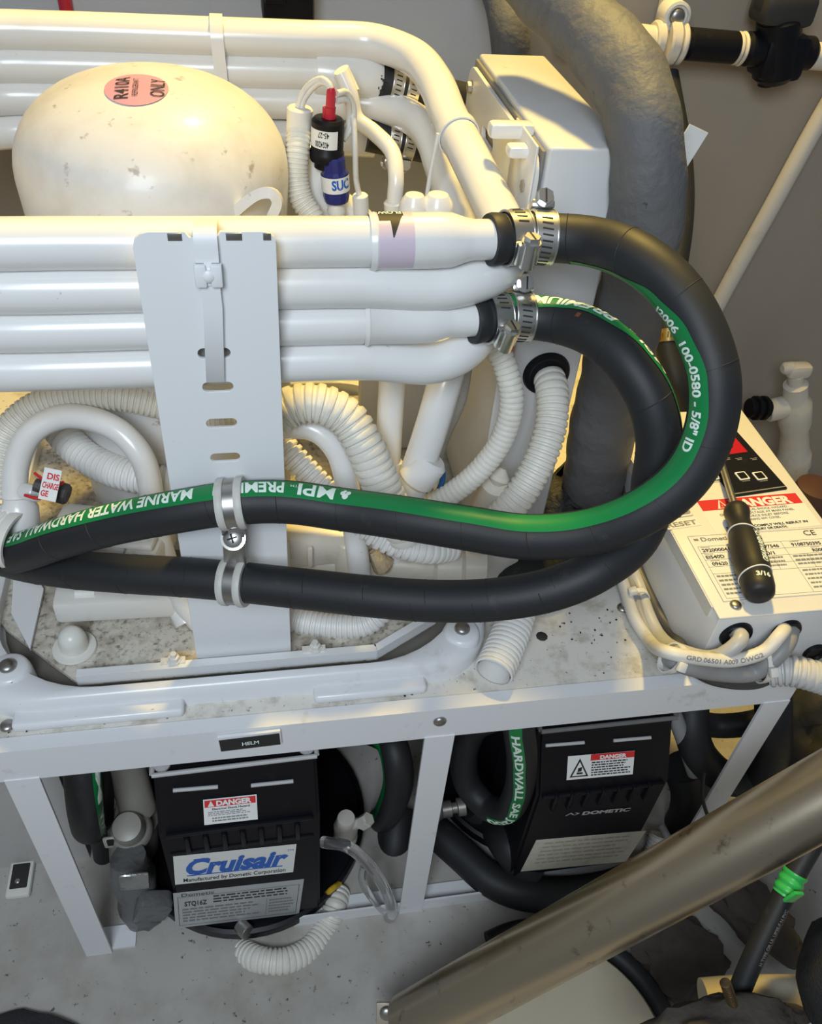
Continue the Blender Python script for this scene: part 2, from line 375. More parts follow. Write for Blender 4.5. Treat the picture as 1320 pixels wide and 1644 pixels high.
def clamp(c, axis, r, sdir, label, w=0.0115, parent=None, group='worm drive hose clamps', hexsc=True, mt=None):
    mt = mt or STEEL
    a, n, b = frame(axis, sdir); c = V(c); t = thing('hose_clamp', c-V((0, 0, r)), label, 'hose clamp', group)
    bm = NB(); band(bm, c, a, r, w, 0.0009)
    for s in (-1, 1): lathe(bm, c+a*s*(w/2-0.0006), a, [(r, 0), (r+0.0013, 0), (r+0.0013, 0.0006), (r, 0.0006)], 40)
    obj('band', bm, mt, t)
    bm = NB()
    for k in range(5, 24):
        th = 2*math.pi*k/28; d = n*math.cos(th)+b*math.sin(th); tt = -n*math.sin(th)+b*math.cos(th)
        R = Matrix(((a*0.99+tt*0.12).normalized(), (tt*0.99-a*0.12).normalized(), d)).transposed()
        bx(bm, c+d*(r+0.0010), (w*0.48, 0.0010, 0.0004), R, .00018, 1)
    obj('slots', bm, DARK, t, smooth=False)
    bm = NB(); p = c+n*(r+0.0045); R = Matrix((a, b, n)).transposed()
    bx(bm, p-n*0.0012, (w*1.05, 0.013, 0.0045), R, bev=0.0012)
    cyl(bm, p-b*0.0075+n*0.001, p+b*0.0075+n*0.001, 0.0043, 20)
    obj('housing', bm, mt, t)
    bm = NB(); p2 = p+b*0.0075+n*0.001; hexa(bm, p2, p2+b*0.0045, 0.0046); lathe(bm, p2+b*0.0001, b, [(0.0055, 0), (0.0055, 0.001), (0, 0.001)], 20)
    so = obj('screw', bm, mt, t, sharp=20)
    bm = NB(); bx(bm, p2+b*0.0046, (0.0075, 0.0010, 0.0003), Matrix((n, a, b)).transposed()); obj('screw_slot', bm, DARK, so)
    return t
# ================================================================ SETTING
bm = NB(); bb(bm, (-0.9, -0.6, -0.38), (1.1, 0.64, -0.36)); obj('floor', bm, FLOORM, kind='structure', smooth=False)
bm = NB(); bb(bm, (-0.9, 0.60, -0.36), (1.1, 0.64, 0.75)); obj('wall_back', bm, WALLM, kind='structure', smooth=False)
bm = NB(); bb(bm, (-0.60, 0.098, -0.36), (-0.318, 0.11, -0.045)); obj('wall_left', bm, mat('pale_bulkhead', (0.50, 0.49, 0.47), 0.6, dirt=(20, 0.55, 0.8, (0.3, 0.27, 0.22), 0.5)), kind='structure', smooth=False)
# glossy grey panel on the wall
wy = 0.592
a = P(60, 0, y=wy); b = P(785, 90, y=wy)
out = [(b.x-0.10, 0.62), (b.x-0.035, 0.50), (b.x-0.02, 0.40), (b.x, 0.33), (b.x+0.003, 0.27), (b.x, -0.05), (-0.33, -0.05), (-0.33, 0.62)]
M = Matrix(((1, 0, 0, 0), (0, 0, 1, wy), (0, 1, 0, 0), (0, 0, 0, 1)))
obj('wall_panel', plate_bm(out, [], 0.014, M), PANEL, smooth=False, label='glossy grey painted panel on the wall behind the white coil', cat='panel')
p = P(105, 0, y=0.58); bm = tube_bm([V((p.x, 0.58, 0.60)), V((p.x-0.001, 0.58, 0.30)), V((p.x, 0.58, 0.05))], 0.006)
obj('red_cable', bm, mat('red_cable_m', (0.45, 0.02, 0.04), 0.4), label='thin red cable running down the wall at the top left', cat='cable')
p = P(465, 10, y=0.56); bm = NB(); bb(bm, (p.x-0.026, 0.54, p.z-0.012), (p.x+0.022, 0.588, 0.55), 0.005); bb(bm, (p.x-0.024, 0.535, p.z+0.006), (p.x-0.004, 0.545, p.z+0.05), 0.002); cyl(bm, (p.x, 0.56, p.z-0.03), (p.x, 0.56, p.z), 0.013)
obj('cable_boot', bm, BLACK, label='black plastic boot on the wall above the back of the coil', cat='boot')

# wall pipe top right with clamp, foam and tee
t = thing('wall_pipe', P(1180, 80, y=0.56), 'horizontal ivory pipe with black foam sleeve and black tee on the beige wall', 'pipe')
ax = (P(1320, 92, y=0.555)-P(1020, 62, y=0.555)).normalized()
def wp(px, py): return P(px, py, y=0.555)
obj('pipe', tube_bm([wp(900, 48), wp(1060, 68)], 0.0145), PVC, t); obj('pipe', tube_bm([wp(1290, 88), wp(1360, 95)], 0.0135), PVC, t)
for px, r, wd in ((1053, .019, .010), (1074, .0225, .012), (1090, .021, .006), (1190, .0165, .004), (1183, .016, .004)): bm = NB(); lathe(bm, wp(px, 66+(px-1053)*.09)-ax*wd/2, ax, [(0, 0), (r-.002, 0), (r, .002), (r, wd-.002), (r-.002, wd), (0, wd)], 30); obj('collar', bm, PVC, t)
cc = wp(1085, 25); bm = NB(); R = Matrix((ax, (0, -1, 0), ax.cross(V((0, -1, 0))))).transposed()
bx(bm, cc+V((0, .02, -.008)), (.014, .03, .045), None, .004); lathe(bm, cc+V((0, .015, 0)), (0, -1, 0), [(.014, 0), (.014, .02), (.011, .021), (.011, .018), (0, .018)]); obj('clamp_ear', bm, NYLON, t)
bm = NB(); screw(bm, cc+V((0, -.003, 0)), (0, -1, 0), .008); obj('clamp_screw', bm, ZINC, t)
bm = NB(); cyl(bm, wp(1100, 70), wp(1183, 77), .0155, 28, bev=.003); obj('foam_sleeve', bm, BLACK, t)
bm = NB(); cyl(bm, wp(1192, 78), wp(1307, 86), .0165, 24, bev=.005); q = wp(1247, 60)
cyl(bm, wp(1243, 130), wp(1253, 20), .023, 26, bev=.007); cyl(bm, wp(1228, 138), wp(1232, 120), .008, 18); bx(bm, wp(1250, 88), (.050, .04, .045), None, .008)
obj('tee_body', bm, BLACK, t)
bm = NB(); bx(bm, wp(1258, 12), (.058, .04, .030), None, .007); bx(bm, wp(1258, -10), (.05, .03, .04), None, .007); obj('valve_handle', bm, mat('aged_black', (.035, .033, .03), .6), t)

# diagonal pipe on wall
pts = [P(1480, -80, y=.575), P(1320, 185, y=.58), P(1240, 330, y=.582), P(1160, 475, y=.585), P(1000, 790, y=.585)]
obj('diagonal_pipe', tube_bm(pts, .0105), PVC, label='thin cream pipe running diagonally down the beige wall', cat='pipe')
# plastic valve on the wall at right
t = thing('plastic_valve', P(1275, 760, y=.52), 'cream plastic elbow valve on the wall right of the control box', 'valve')
def vp(px, py): return P(px, py, y=.52)
VD = vp(1278, 600)-vp(1274, 790)
bm = NB(); lathe(bm, vp(1274, 790), VD, [(r, h*VD.length/.135) for r, h in ((0, 0), (.019, 0), (.020, .03), (.024, .036), (.024, .048), (.021, .052), (.019, .075), (.023, .085), (.022, .105), (.0165, .112), (.0165, .124), (.011, .126), (.011, .134), (0, .135))], 28)
cyl(bm, vp(1232, 660), vp(1275, 650), .016); obj('valve_body', bm, PVC, t)
bm = NB(); cyl(bm, vp(1202, 655), vp(1234, 655), .0135); lathe(bm, vp(1210, 655), vp(1230, 655)-vp(1210, 655), [(.0135, 0), (.017, .001), (.017, .006), (.0135, .007)]); lathe(bm, vp(1222, 655), vp(1234, 655)-vp(1222, 655), [(.0135, 0), (.017, .001), (.017, .006), (.0135, .007)]); obj('hose_ring', bm, BLACK, t)
bm = NB(); bx(bm, vp(1282, 594), (.034, .02, .020), None, .006); cyl(bm, vp(1256, 592), vp(1275, 590), .0085, bev=.003); obj('valve_knob', bm, PVC, t)
bm = tube_bm([vp(1274, 780), vp(1270, 830), vp(1285, 880)], .019); obj('pipe_elbow', bm, PVC, t)
bm = NB(); q = P(1308, 790, y=.40); lathe(bm, q+V((0, 0, -.08)), (0, 0, 1), [(0, 0), (.03, .005), (.032, .05), (.026, .09), (0, .10)]); obj('brown_jar', bm, mat('brown_m', (.10, .045, .03), .5), label='brown rounded container behind the right corner of the control box', cat='container')

# ================================================================ RACK
rack = thing('equipment_rack', (0, 0.0, -0.36), 'white aluminium framed equipment rack holding the chiller and control box', 'rack')
bm = NB(); bb(bm, (-.40, .004, -.014), (.318, .50, 0)); obj('shelf_panel', bm, TOP, rack, smooth=False)
bm = NB(); bb(bm, (-.40, -.002, -.036), (.312, 0.0, .0)); bb(bm, (-.40, -.002, 0), (.312, .010, .0014)); obj('front_rail', bm, ALU, rack, smooth=False)
for x0, x1 in ((-.311, -.287), (-.0015, .0225), (.288, .312)):
    bm = NB(); bb(bm, (x0, -.003, -.36), (x1, -.0005, -.034)); obj('leg', bm, ALU, rack, smooth=False)
for x0, x1 in ((-.311, -.265), (-.11, .312)):
    bm = NB(); bb(bm, (x0, .0, -.36), (x1, .022, -.357)); bb(bm, (x0, -.001, -.36), (x1, .001, -.342)) if x0 > -.2 else None; obj('bottom_rail', bm, ALU, rack, smooth=False)
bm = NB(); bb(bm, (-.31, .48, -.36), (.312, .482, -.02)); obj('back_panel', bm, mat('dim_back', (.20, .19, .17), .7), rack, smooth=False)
for (px, py) in ((706, 1157), (1000, 977), (12, 1166)):
    c = P(px, py, y=-.002) if px == 706 else P(px, py, z=0); n = (0, -1, 0) if px == 706 else (0, 0, 1)
    bm = NB(); screw(bm, c, n, .0052); s = obj('screw', bm, ZINC, rack); bm = NB(); cross(bm, c-V(n)*.0012, n, .0045); obj('screw_slot', bm, DARK, s, smooth=False)
D = Decal.px((349, 1183), (450, 1171), (352, 1200), (0, -.0035, 0), (0, -1, 0)); D.slab(0, 0, D.W, .0165, SHEET, -.001, .0015); D.slab(.0008, .0025, D.W-.001, .0165, TXK, .0012, .0022); D.text('HELM', D.W*.37, .0115, .0042, TXW, w=D.W*.27, bold=.02, z=.0025); D.done('name_plate', rack, 'small black plate reading HELM')
# crumbs of debris on the shelf
R_ = random.Random(7); bm = NB()
for (cx, cy, sx, sy, n, s) in ((695, 1122, 40, 5, 90, .0013), (950, 1010, 80, 50, 26, .0010), (40, 1180, 50, 8, 10, .0012), (600, 1150, 130, 10, 30, .0010)):
    for k in range(n):
        q = P(cx+R_.gauss(0, sx*.5), cy+R_.gauss(0, sy*.6), z=.0005)
        if q.y < .013 and s < .002: continue
        bx(bm, (q.x, q.y, .001+.0012), [s*R_.uniform(.5, 1.6), s*R_.uniform(.5, 1.5), s*.6], Matrix.Rotation(R_.uniform(0, 3), 3, 'Z'))
obj('shelf_debris', bm, DARK, kind='stuff', label='dark crumbs and flakes of dirt scattered on the white shelf', cat='debris')
q = P(870, 1022, z=0); bm = NB(); lathe(bm, q, (0, 0, 1), [(0, .0004), (.0042, .0006), (.005, .0003), (.004, .0012), (0, .0016)], 9); obj('black_plug', bm, DARK, label='small black dab on the shelf right of the open conduit stub', cat='plug')

# ================================================================ CHILLER TRAY
tray = thing('drain_tray', (-.14, .2, 0), 'white moulded tray with raised curved rim under the chiller', 'tray')
def rr(x0, y0, x1, y1, r, n=10): return [V((a, b)) for a, b in rrect(x0, y0, x1, y1, r, n)]
X0, X1, Y0, Y1 = -.338, .058, .0245, .42
prof = [(0, 0), (0.0, .013), (.0015, .0185), (.004, .0205), (.0085, .0205), (.0098, .019), (.0100, .004), (.011, .003)]
bm = NB(); loops = []
for ins, z in prof:
    rad = .052+ins*3.2; xi = ins*1.5
    loops.append([bm.verts.new((q.x, q.y, z)) for q in rr(X0+xi, Y0+ins, X1-xi, Y1-ins, rad)])
for A, B in zip(loops, loops[1:]):
    for k in range(len(A)): bm.faces.new([A[k], A[(k+1) % len(A)], B[(k+1) % len(A)], B[k]])
ff = bm.faces.new(loops[-1]); ff.material_index = 1; obj('rim', bm, [TRAY, mat('gap_dark', (.16, .15, .13), .7)], tray)  # gap floor inside the rim has a darker tone
for (a0, a1) in ((-.300, -.181), (-.086, .0)):
    bm = NB(); bb(bm, (a0, .0135, 0), (a1, .0285, .009), .003, seg=3); obj('foot_flange', bm, TRAY, tray)
for (px, py) in ((742, 1010), (12, 1070)):
    c = P(px, py, z=.024); bm = NB(); lathe(bm, (c.x, c.y, 0), (0, 0, 1), [(.0165, 0), (.0155, .016), (.0140, .0215), (.012, .0232), (.0, .0235)], 28); obj('screw_boss', bm, TRAY, tray)
    bm = NB(); screw(bm, c, (0, 0, 1), .0062); s = obj('screw', bm, ZINC, tray); bm = NB(); cross(bm, c-V((0, 0, .001)), (0, 0, 1), .005); obj('screw_slot', bm, DARK, s, smooth=False)
# inner metal pan
pan = thing('drain_pan', (-.15, .2, .004), 'dirty white sheet metal pan with folded lips inside the chiller tray', 'pan')
def zz(px, py, z): return P(px, py, z=z)
c = [zz(0, 1000, .009), zz(120, 1088, .009), zz(700, 1008, .009)]
f0 = V((c[1].x, c[1].y)); f1 = zz(605, 1027, .009); f1 = V((f1.x, f1.y))
fy = .047
out = [(-.258, fy), (-.035, fy), (.018, .078), (.030, .12), (.030, .40), (-.34, .40), (-.34, .135), (-.318, .105)]
bm = NB(); lo = [bm.verts.new((x, y, .005)) for x, y in out]; hi = [bm.verts.new((x, y, .0085)) for x, y in out]
bm.faces.new(hi); 
for k in range(len(out)): bm.faces.new([lo[k], lo[(k+1) % 8], hi[(k+1) % 8], hi[k]])
obj('pan_floor', bm, PAN, pan, smooth=False)
bm = NB()
for (a, b, hgt) in (((-.258, fy), (-.035, fy), .010), ((-.035, fy), (.018, .078), .010)):
    a = V((*a, 0)); b = V((*b, 0)); mid = (a+b)/2; d = (b-a).normalized(); R = Matrix((d, V((0, 0, 1)).cross(d), V((0, 0, 1)))).transposed()
    bx(bm, mid+V((0, 0, .0125)), ((b-a).length, .0018, hgt), R)
    bx(bm, mid+V((0, .003, .0165)), ((b-a).length, .006, .0012), R)
obj('front_lip', bm, SHEET, pan, smooth=False)
bm = NB(); L1 = [zz(18, 985, .013), zz(48, 1042, .013), zz(70, 945, .013), zz(45, 905, .013), zz(22, 925, .013)]
vs = [bm.verts.new(q) for q in L1]; vl = [bm.verts.new(q-V((0, 0, .003))) for q in L1]; bm.faces.new(vs); bm.faces.new(vl[::-1])
for k in range(5): bm.faces.new([vs[k], vs[(k+1) % 5], vl[(k+1) % 5], vl[k]])
bmesh.ops.recalc_face_normals(bm, faces=bm.faces); obj('side_lip', bm, SHEET, pan, smooth=False)
for (px, py) in ((280, 1052), (506, 1033)):
    c = P(px, py+8, z=.018); bm = NB(); lathe(bm, c, (0, 0, 1), [(0, 0), (.0055, 0), (.0055, .0012), (.0045, .0012), (.0042, .0045), (.0025, .005), (.0025, .008), (0, .008)], 6); bb(bm, c+V((-.010, -.003, -.001)), c+V((.008, .003, .0002))); obj('pan_bolt', bm, NYLON, pan, sharp=20)
c = P(120, 1040, z=.009); bm = NB(); lathe(bm, c, (0, 0, 1), [(.0165, 0), (.016, .0015), (.0105, .002), (.0105, .010), (.0095, .015), (.006, .0195), (0, .021)], 28); obj('dome_plug', bm, mat('milky_plastic', (.74, .73, .67), .3), label='milky white dome shaped plug standing in the dirty pan corner', cat='plug')

# ================================================================ MOUNT PLATE
PX0, PX1, PY = -.1715, -.101, .056
br = thing('mount_bracket', (-.136, .056, .01), 'tall slotted white sheet metal bracket in front of the white tubes', 'bracket')
zt = .354
out = [(PX0+.009, .0095), (PX1, .0095), (PX1, zt-.006)] + [(PX1-.006+.006*math.cos(math.radians(a)), zt-.006+.006*math.sin(math.radians(a))) for a in (30, 60, 90)]
# left edge vertical
out = [(PX0, .0095), (PX1, .0095)]+[(PX1-.006+.006*math.cos(math.radians(a)), zt-.006+.006*math.sin(math.radians(a))) for a in (0, 30, 60, 90)]
nx0 = P(297, 385, y=PY).x; nx1 = P(355, 385, y=PY).x
out += [(nx1, zt), (nx1-.002, zt-.003), (nx0+.002, zt-.003), (nx0, zt)]
out += [(PX0+.008-.008*math.sin(math.radians(a)), zt-.008+.008*math.cos(math.radians(a))) for a in (0, 30, 60, 90)]
holes = []
for (px, py, w_) in ((344, 567, .0185), (350, 621, .0180), (356, 679, .0185), (362, 734, .0185)):
    q = P(px, py, y=PY); holes.append(rrect(q.x-w_/2, q.z-.0036, q.x+w_/2, q.z+.0036, .0034, 5))
M = Matrix(((1, 0, 0, 0), (0, 0, 1, PY+.0008), (0, 1, 0, 0), (0, 0, 0, 1)))
obj('bracket_plate', plate_bm(out, holes, .0016, M, .0003), SHEET, br, smooth=False)
bm = NB(); bb(bm, (PX0, PY, .0085), (PX1, PY+.03, .0100)); obj('bracket_foot', bm, SHEET, br, smooth=False)
bm = NB()
for px, w_ in ((281, .007), (376, .008), (429, .004)):
    q = P(px, 384, y=PY); bx(bm, (q.x, PY-.0006, zt-.0022), (w_, .0006, .004), None, .0002)
obj('chipped_paint', bm, ZINC, br, label='bare grey metal where paint chipped off the top edge')
# strap
st = thing('tie_strap', P(335, 500, y=.05), 'flat white tie strap with buckle wrapped over the top tube and down the slotted bracket', 'strap')
sx = [(332, 395), (334, 432), (340, 520), (346, 616)]
w2 = .0055
def ribbon(pts, ups, hw, th):
    bm = NB(); rows = []
    for p, u in zip(pts, ups): p = V(p); n = V(u).normalized(); rows.append([bm.verts.new(q) for q in (p-V((hw, 0, 0)), p+V((hw, 0, 0)), p+V((hw, 0, 0))+n*th, p-V((hw, 0, 0))+n*th)])
    for A, B in zip(rows, rows[1:]):
        for k in range(4): bm.faces.new([A[k], A[(k+1) % 4], B[(k+1) % 4], B[k]])
    bm.faces.new(rows[0][::-1]); bm.faces.new(rows[-1]); bmesh.ops.recalc_face_normals(bm, faces=bm.faces); return bm
TC = P(300, 396, y=.08); TR_ = .0138; cx = P(331, 370, y=.07).x
pts = [(cx, .092, TC.z+.0095), (cx, .086, TC.z+.0128), (cx, .080, TC.z+.0144), (cx, .072, TC.z+.0165), (cx, .062, zt+.0006), (cx, .0565, zt+.0004), (cx, .0540, zt-.002), (cx, .0535, zt-.006)]; ups = [(0, .6, .8), (0, .3, 1), (0, 0, 1), (0, -.1, 1), (0, -.2, 1), (0, -.5, 1), (0, -1, .5), (0, -1, 0)]
x2 = P(334, 432, y=.053).x
pts += [(x2, .0535, P(334, 436, y=.0535).z)]; ups += [(0, -1, 0)]
obj('strap_loop', ribbon(pts, ups, w2+.0004, .0010), NYLON if 0 else SHEET, st, sharp=60)
qa = P(335, 440, y=.053); qb = P(346, 614, y=.053)
obj('strap_tail', ribbon([(qa.x, .0535, qa.z+.004), (qa.x+.0005, .0535, qa.z-.02), (qb.x, .0542, qb.z), (qb.x, .060, qb.z-.004)], [(0, -1, 0)]*4, w2-.0004, .0010), SHEET, st, sharp=60)
bm = NB()
for s in (-1, 1): bx(bm, (qa.x+s*.0040, .0515, qa.z), (.0060, .004, .0125), None, .0009)
bx(bm, (qa.x, .0525, qa.z), (.014, .002, .0125), None, .0005); lathe(bm, (qa.x, .0505, qa.z), (0, -1, 0), [(.0034, -.001), (.0033, .0008), (.0020, .0017), (0, .002)]); obj('buckle', bm, SHEET, st)

# ================================================================ CONDENSER COIL
coil = thing('condenser_coil', (-.15, .23, .25), 'racetrack coil of thick white painted tubes around the compressor dome', 'coil')
TRr = .0136
Z1, Z2, Z3, Z4 = .337, .3115, .287, .2615
YF = .08; YR = .387
def F_(px, py, y=YF): return P(px, py, y=y)
zr = [P(300, 57, y=YR).z, P(300, 110, y=YR).z, P(300, 160, y=YR).z, P(300, 213, y=YR).z]
xL = -.30
def leftbend(za, zb): return [V((-.30, YR-.004, za)), V((-.355, YR-.035, za)), V((-.385, .30, za*.7+zb*.3)), V((-.385, .17, za*.3+zb*.7)), V((-.355, .100, zb)), V((-.30, .082, zb))]
# tube a : front 1 <- left <- rear 1 -> right -> front 2
xr = P(300, 57, y=YR).x
A1 = [V((P(590, 70, y=YR).x-.0, YR, zr[0])), V((P(500, 60, y=YR).x, YR, zr[0])), V((-.15, YR, zr[0])), V((-.25, YR, zr[0]))]+leftbend(zr[0], Z1)+[V((-.2, YF, Z1)), V((-.1, YF, Z1)), V((-.045, YF, Z1))]
right1 = [P(625, 75, y=.378), P(668, 95, y=.355), P(700, 135, y=.315), P(722, 190, y=.27), P(750, 245, y=.225), P(785, 315, y=.175), P(808, 365, y=.135), P(812, 415, y=.105), P(785, 440, y=.088), P(740, 455, y=.081), P(690, 461, y=YF)]
T1 = list(reversed(A1))+right1+[V((-.05, YF, Z2)), V((-.15, YF, Z2)), V((-.25, YF, Z2)), V((-.32, .085, Z2)), V((-.38, .13, Z2)), V((-.40, .20, Z2))]
def clean(l, dmin=.018):
    o = [l[0]]
    for p in l[1:]:
        if (p-o[-1]).length > dmin: o.append(p)
    return o
obj('tube', tube_bm(clean(T1), TRr, .004, 32), PAINT, coil)
# rear 2 with left bend
T2 = [V((P(515, 118, y=YR).x, YR, zr[1])), V((-.15, YR, zr[1])), V((-.25, YR, zr[1]))]+leftbend(zr[1], .30)[:4]
obj('tube', tube_bm(clean(T2), TRr*.98, .004, 32), PAINT, coil)
bm = NB(); e2 = P(505, 117, y=YR); e2 = V((e2.x, YR, zr[1])); f2 = P(612, 128, y=YR); dd = V((f2.x-e2.x, 0, f2.z-e2.z))
lathe(bm, e2, dd, [(0, 0), (.0165, 0), (.0172, .002), (.0172, dd.length*.8), (.0162, dd.length*.93), (.0145, dd.length)], 32); obj('coupling', bm, PAINT, coil)
# tube b : front 4 <- right <- rear 3
T3 = [V((-.40, .20, Z4)), V((-.38, .13, Z4)), V((-.32, .085, Z4)), V((-.25, YF, Z4)), V((-.15, YF, Z4)), V((-.05, YF, Z4)), P(690, 583, y=.081), P(735, 568, y=.084), P(765, 538, y=.095), P(768, 490, y=.13), P(758, 430, y=.19), P(735, 350, y=.245), P(712, 280, y=.295), P(688, 215, y=.335), P(650, 183, y=.368), P(605, 170, y=.383), V((P(560, 165, y=YR).x, YR, zr[2])), V((-.05, YR, zr[2])), V((-.15, YR, zr[2])), V((-.25, YR, zr[2]))]+leftbend(zr[2], .27)[:4]
obj('tube', tube_bm(clean(T3), TRr*.97, .004, 32), PAINT, coil)
T4 = [V((P(600, 225, y=YR).x, YR-.002, zr[3]-.004)), V((-.02, YR, zr[3]))]+[V((-.15, YR, zr[3])), V((-.25, YR, zr[3]))]+leftbend(zr[3], .25)[:4]
obj('tube', tube_bm(clean(T4), TRr*.97, .004, 32), PAINT, coil)
# front 3
T5 = [V((-.40, .20, Z3)), V((-.38, .13, Z3)), V((-.32, .085, Z3)), V((-.25, YF, Z3)), V((-.15, YF, Z3)), V((-.06, YF, Z3)), V((-.03, YF, Z3))]
obj('tube', tube_bm(T5, TRr*.95, .004, 32), PAINT, coil)
# outlet couplings
def outlet(pa, pb, z, segs):
    a = P(*pa, y=YF); b = P(*pb, y=YF); a = V((a.x, YF, z)); b = V((b.x, YF, b.z)); L = (b-a).length
    bm = NB(); lathe(bm, a, b-a, [(r, u*L) for u, r in segs], 36); return bm, a, (b-a).normalized(), L
bm, oa, oax, oL = outlet((592, 392), (812, 384), Z1, [(0, .0150), (.04, .0158), (.06, .0150), (.14, .0152), (.5, .0152), (.60, .0148), (.70, .0122), (.76, .0112), (1.0, .0112)])
obj('outlet', bm, PAINT, coil)
bm, ob, obx, oM = outlet((583, 522), (785, 512), Z3+.0005, [(0, .0138), (.03, .0148), (.05, .0138), (.45, .0138), (.55, .0133), (.66, .0108), (.72, .0104), (1.0, .0104)])
obj('outlet', bm, PAINT, coil, 'lower outlet stub with rust at its end')
# flow sticker on upper outlet
pth = Path([oa, oa+oax*oL], .004, dirs=[img(0, 0, 1), img(0, 0, 1)])
x0 = pth.near(608, 388); x1 = pth.near(658, 386)
bm = NB(); strip(bm, pth, x0, x1, -1.35, 1.5, .0154, 22)
ls = obj('flow_sticker', bm, LILAC, coil, label='lilac sticker with black FLOW arrow')
bm = NB(); wS = x1-x0; strip(bm, pth, x0+wS*.03, x0+wS*.74, -1.35, -.72, .01552, 8, .001)
strip(bm, pth, x0+wS*.03, x0+wS*.36, -.72, -.45, .01552, 3, .001)
for k in range(14):
    u = k/14.; strip(bm, pth, x0+wS*(.33+.06*u), x0+wS*(.70-.29*u), -.72+.9*u, -.72+.9*(u+1/14.), .01552, 1, .001)
obj('arrow', bm, TXK, ls)
bm = NB(); warp_text(bm, 'FLOW', pth, x0+(x1-x0)*.70, .0157, .0050, sgn=-1, thc=-1.0, scale=.0046, mi=0); obj('flow_print', bm, TXW, ls)
# ================================================================ COMPRESSOR
cl_, cr_ = P(24, 262, y=.235), P(463, 262, y=.235)
CX = (cl_.x+cr_.x)/2; CR = (cr_.x-cl_.x)/2; CZ = (cl_.z+cr_.z)/2-.004; CY = .235
comp = thing('compressor', (CX, CY, .02), 'large white domed compressor shell with a round pink sticker', 'compressor')
prof = [(0, .02), (CR*.75, .02), (CR*.93, .035), (CR*.97, .06), (CR*.97, CZ-.05), (CR*.985, CZ-.03), (CR, CZ)]
for k in range(1, 15):
    t_ = math.radians(90*k/14); c_, s_ = math.cos(t_)**.86, math.sin(t_)**.92; prof.append((CR*c_ if k < 14 else 0, CZ+.0600*s_))
bm = NB(); lathe(bm, (CX, CY, 0), (0, 0, 1), prof, 64); obj('shell', bm, SHELL, comp, sharp=60)
def dome_z(x, y):
    rr_ = math.hypot(x-CX, y-CY)/CR; c = min(rr_, .999); t_ = math.acos(c**(1/.86)); return CZ+.06*math.sin(t_)**.92
def on_dome(px, py):
    z = CZ+.05
    for _ in range(40): q = P(px, py, z=z); z = z*.5+.5*(dome_z(q.x, q.y) if math.hypot(q.x-CX, q.y-CY) < CR*.98 else CZ)
    return P(px, py, z=z)
def dome_n(q):
    e = .002; return V((-(dome_z(q.x+e, q.y)-dome_z(q.x-e, q.y))/(2*e), -(dome_z(q.x, q.y+e)-dome_z(q.x, q.y-e))/(2*e), 1)).normalized()
sc_ = on_dome(219, 141); sl = on_dome(168, 141); sr = on_dome(271, 139); sw = (sr-sl).length/2; SY = .020
bm = NB(); rows = []
for i in range(7):
    rr_ = i/6; rows.append([bm.verts.new((sc_.x+math.cos(a)*rr_*sw, sc_.y+math.sin(a)*rr_*SY, dome_z(sc_.x+math.cos(a)*rr_*sw, sc_.y+math.sin(a)*rr_*SY)+.0006)) for a in [2*math.pi*k/32 for k in range(32)]] if i else [bm.verts.new((sc_.x, sc_.y, dome_z(sc_.x, sc_.y)+.0006))])
for k in range(32): bm.faces.new([rows[0][0], rows[1][k], rows[1][(k+1) % 32]])
for i in range(1, 6):
    for k in range(32): bm.faces.new([rows[i][k], rows[i+1][k], rows[i+1][(k+1) % 32], rows[i][(k+1) % 32]])
stk = obj('round_sticker', bm, PINK, comp, label='pink round refrigerant sticker')
bm = NB()
for s, h, u0, bd in (('R410A', .0085, -.0085, .005), ('REFRIGERANT', .0034, -.0005, .0), ('ONLY', .0085, .0125, .005)):
    vs, fs, L = glyphs(s, bd); W_ = {'R410A': .027, 'REFRIGERANT': .022, 'ONLY': .022}[s]; k_ = W_/L; q = []
    for x, y in vs:
        X = sc_.x+u0-(y-.5)*h*-1*-1; Yy = sc_.y-W_/2+x*k_; q.append(bm.verts.new((X, Yy, dome_z(X, Yy)+.0011)))
    for f in fs:
        try: bm.faces.new([q[i] for i in f])
        except ValueError: pass
obj('sticker_print', bm, TXK, stk, smooth=False)
pa = [on_dome(px, py) for px, py in ((175, 108), (205, 106), (240, 105), (270, 107), (303, 112))]
bm = NB(); rows = []
for k in range(21):
    a = math.radians(112-44*k/20); row = []
    for rr_ in (.70, .745): X, Y_ = CX+CR*rr_*math.cos(a), CY+CR*rr_*math.sin(a); row.append(bm.verts.new((X, Y_, dome_z(X, Y_)+.0012)))
    rows.append(row)
for A, B in zip(rows, rows[1:]): bm.faces.new([A[0], A[1], B[1], B[0]])
obj('yellow_label', bm, YEL, comp, label='yellow strip label on the rear of the dome')
# lifting lug (open strap bracket)
bm = NB(); lugc = P(405, 335, y=.165)
pts = [P(368, 352, y=.168), P(392, 328, y=.163), P(418, 311, y=.160), P(438, 311, y=.158), P(446, 325, y=.158), P(437, 350, y=.160), P(432, 372, y=.165)]
pp = Path(pts, .002); rows = []
for k in range(pp.n+1):
    p, t_ = pp.p[k], pp.t[k]; o_ = t_.cross(V((-.25, -1, .35)).normalized()).normalized(); q = V((-.25, -1, .35)).normalized()
    rows.append([bm.verts.new(p+o_*a+q*b) for a, b in ((-.0032, -.003), (.0032, -.003), (.0032, .003), (-.0032, .003))])
for A, B in zip(rows, rows[1:]):
    for k in range(4): bm.faces.new([A[k], A[(k+1) % 4], B[(k+1) % 4], B[k]])
bmesh.ops.recalc_face_normals(bm, faces=bm.faces); obj('lifting_lug', bm, SHELL, comp, sharp=50)

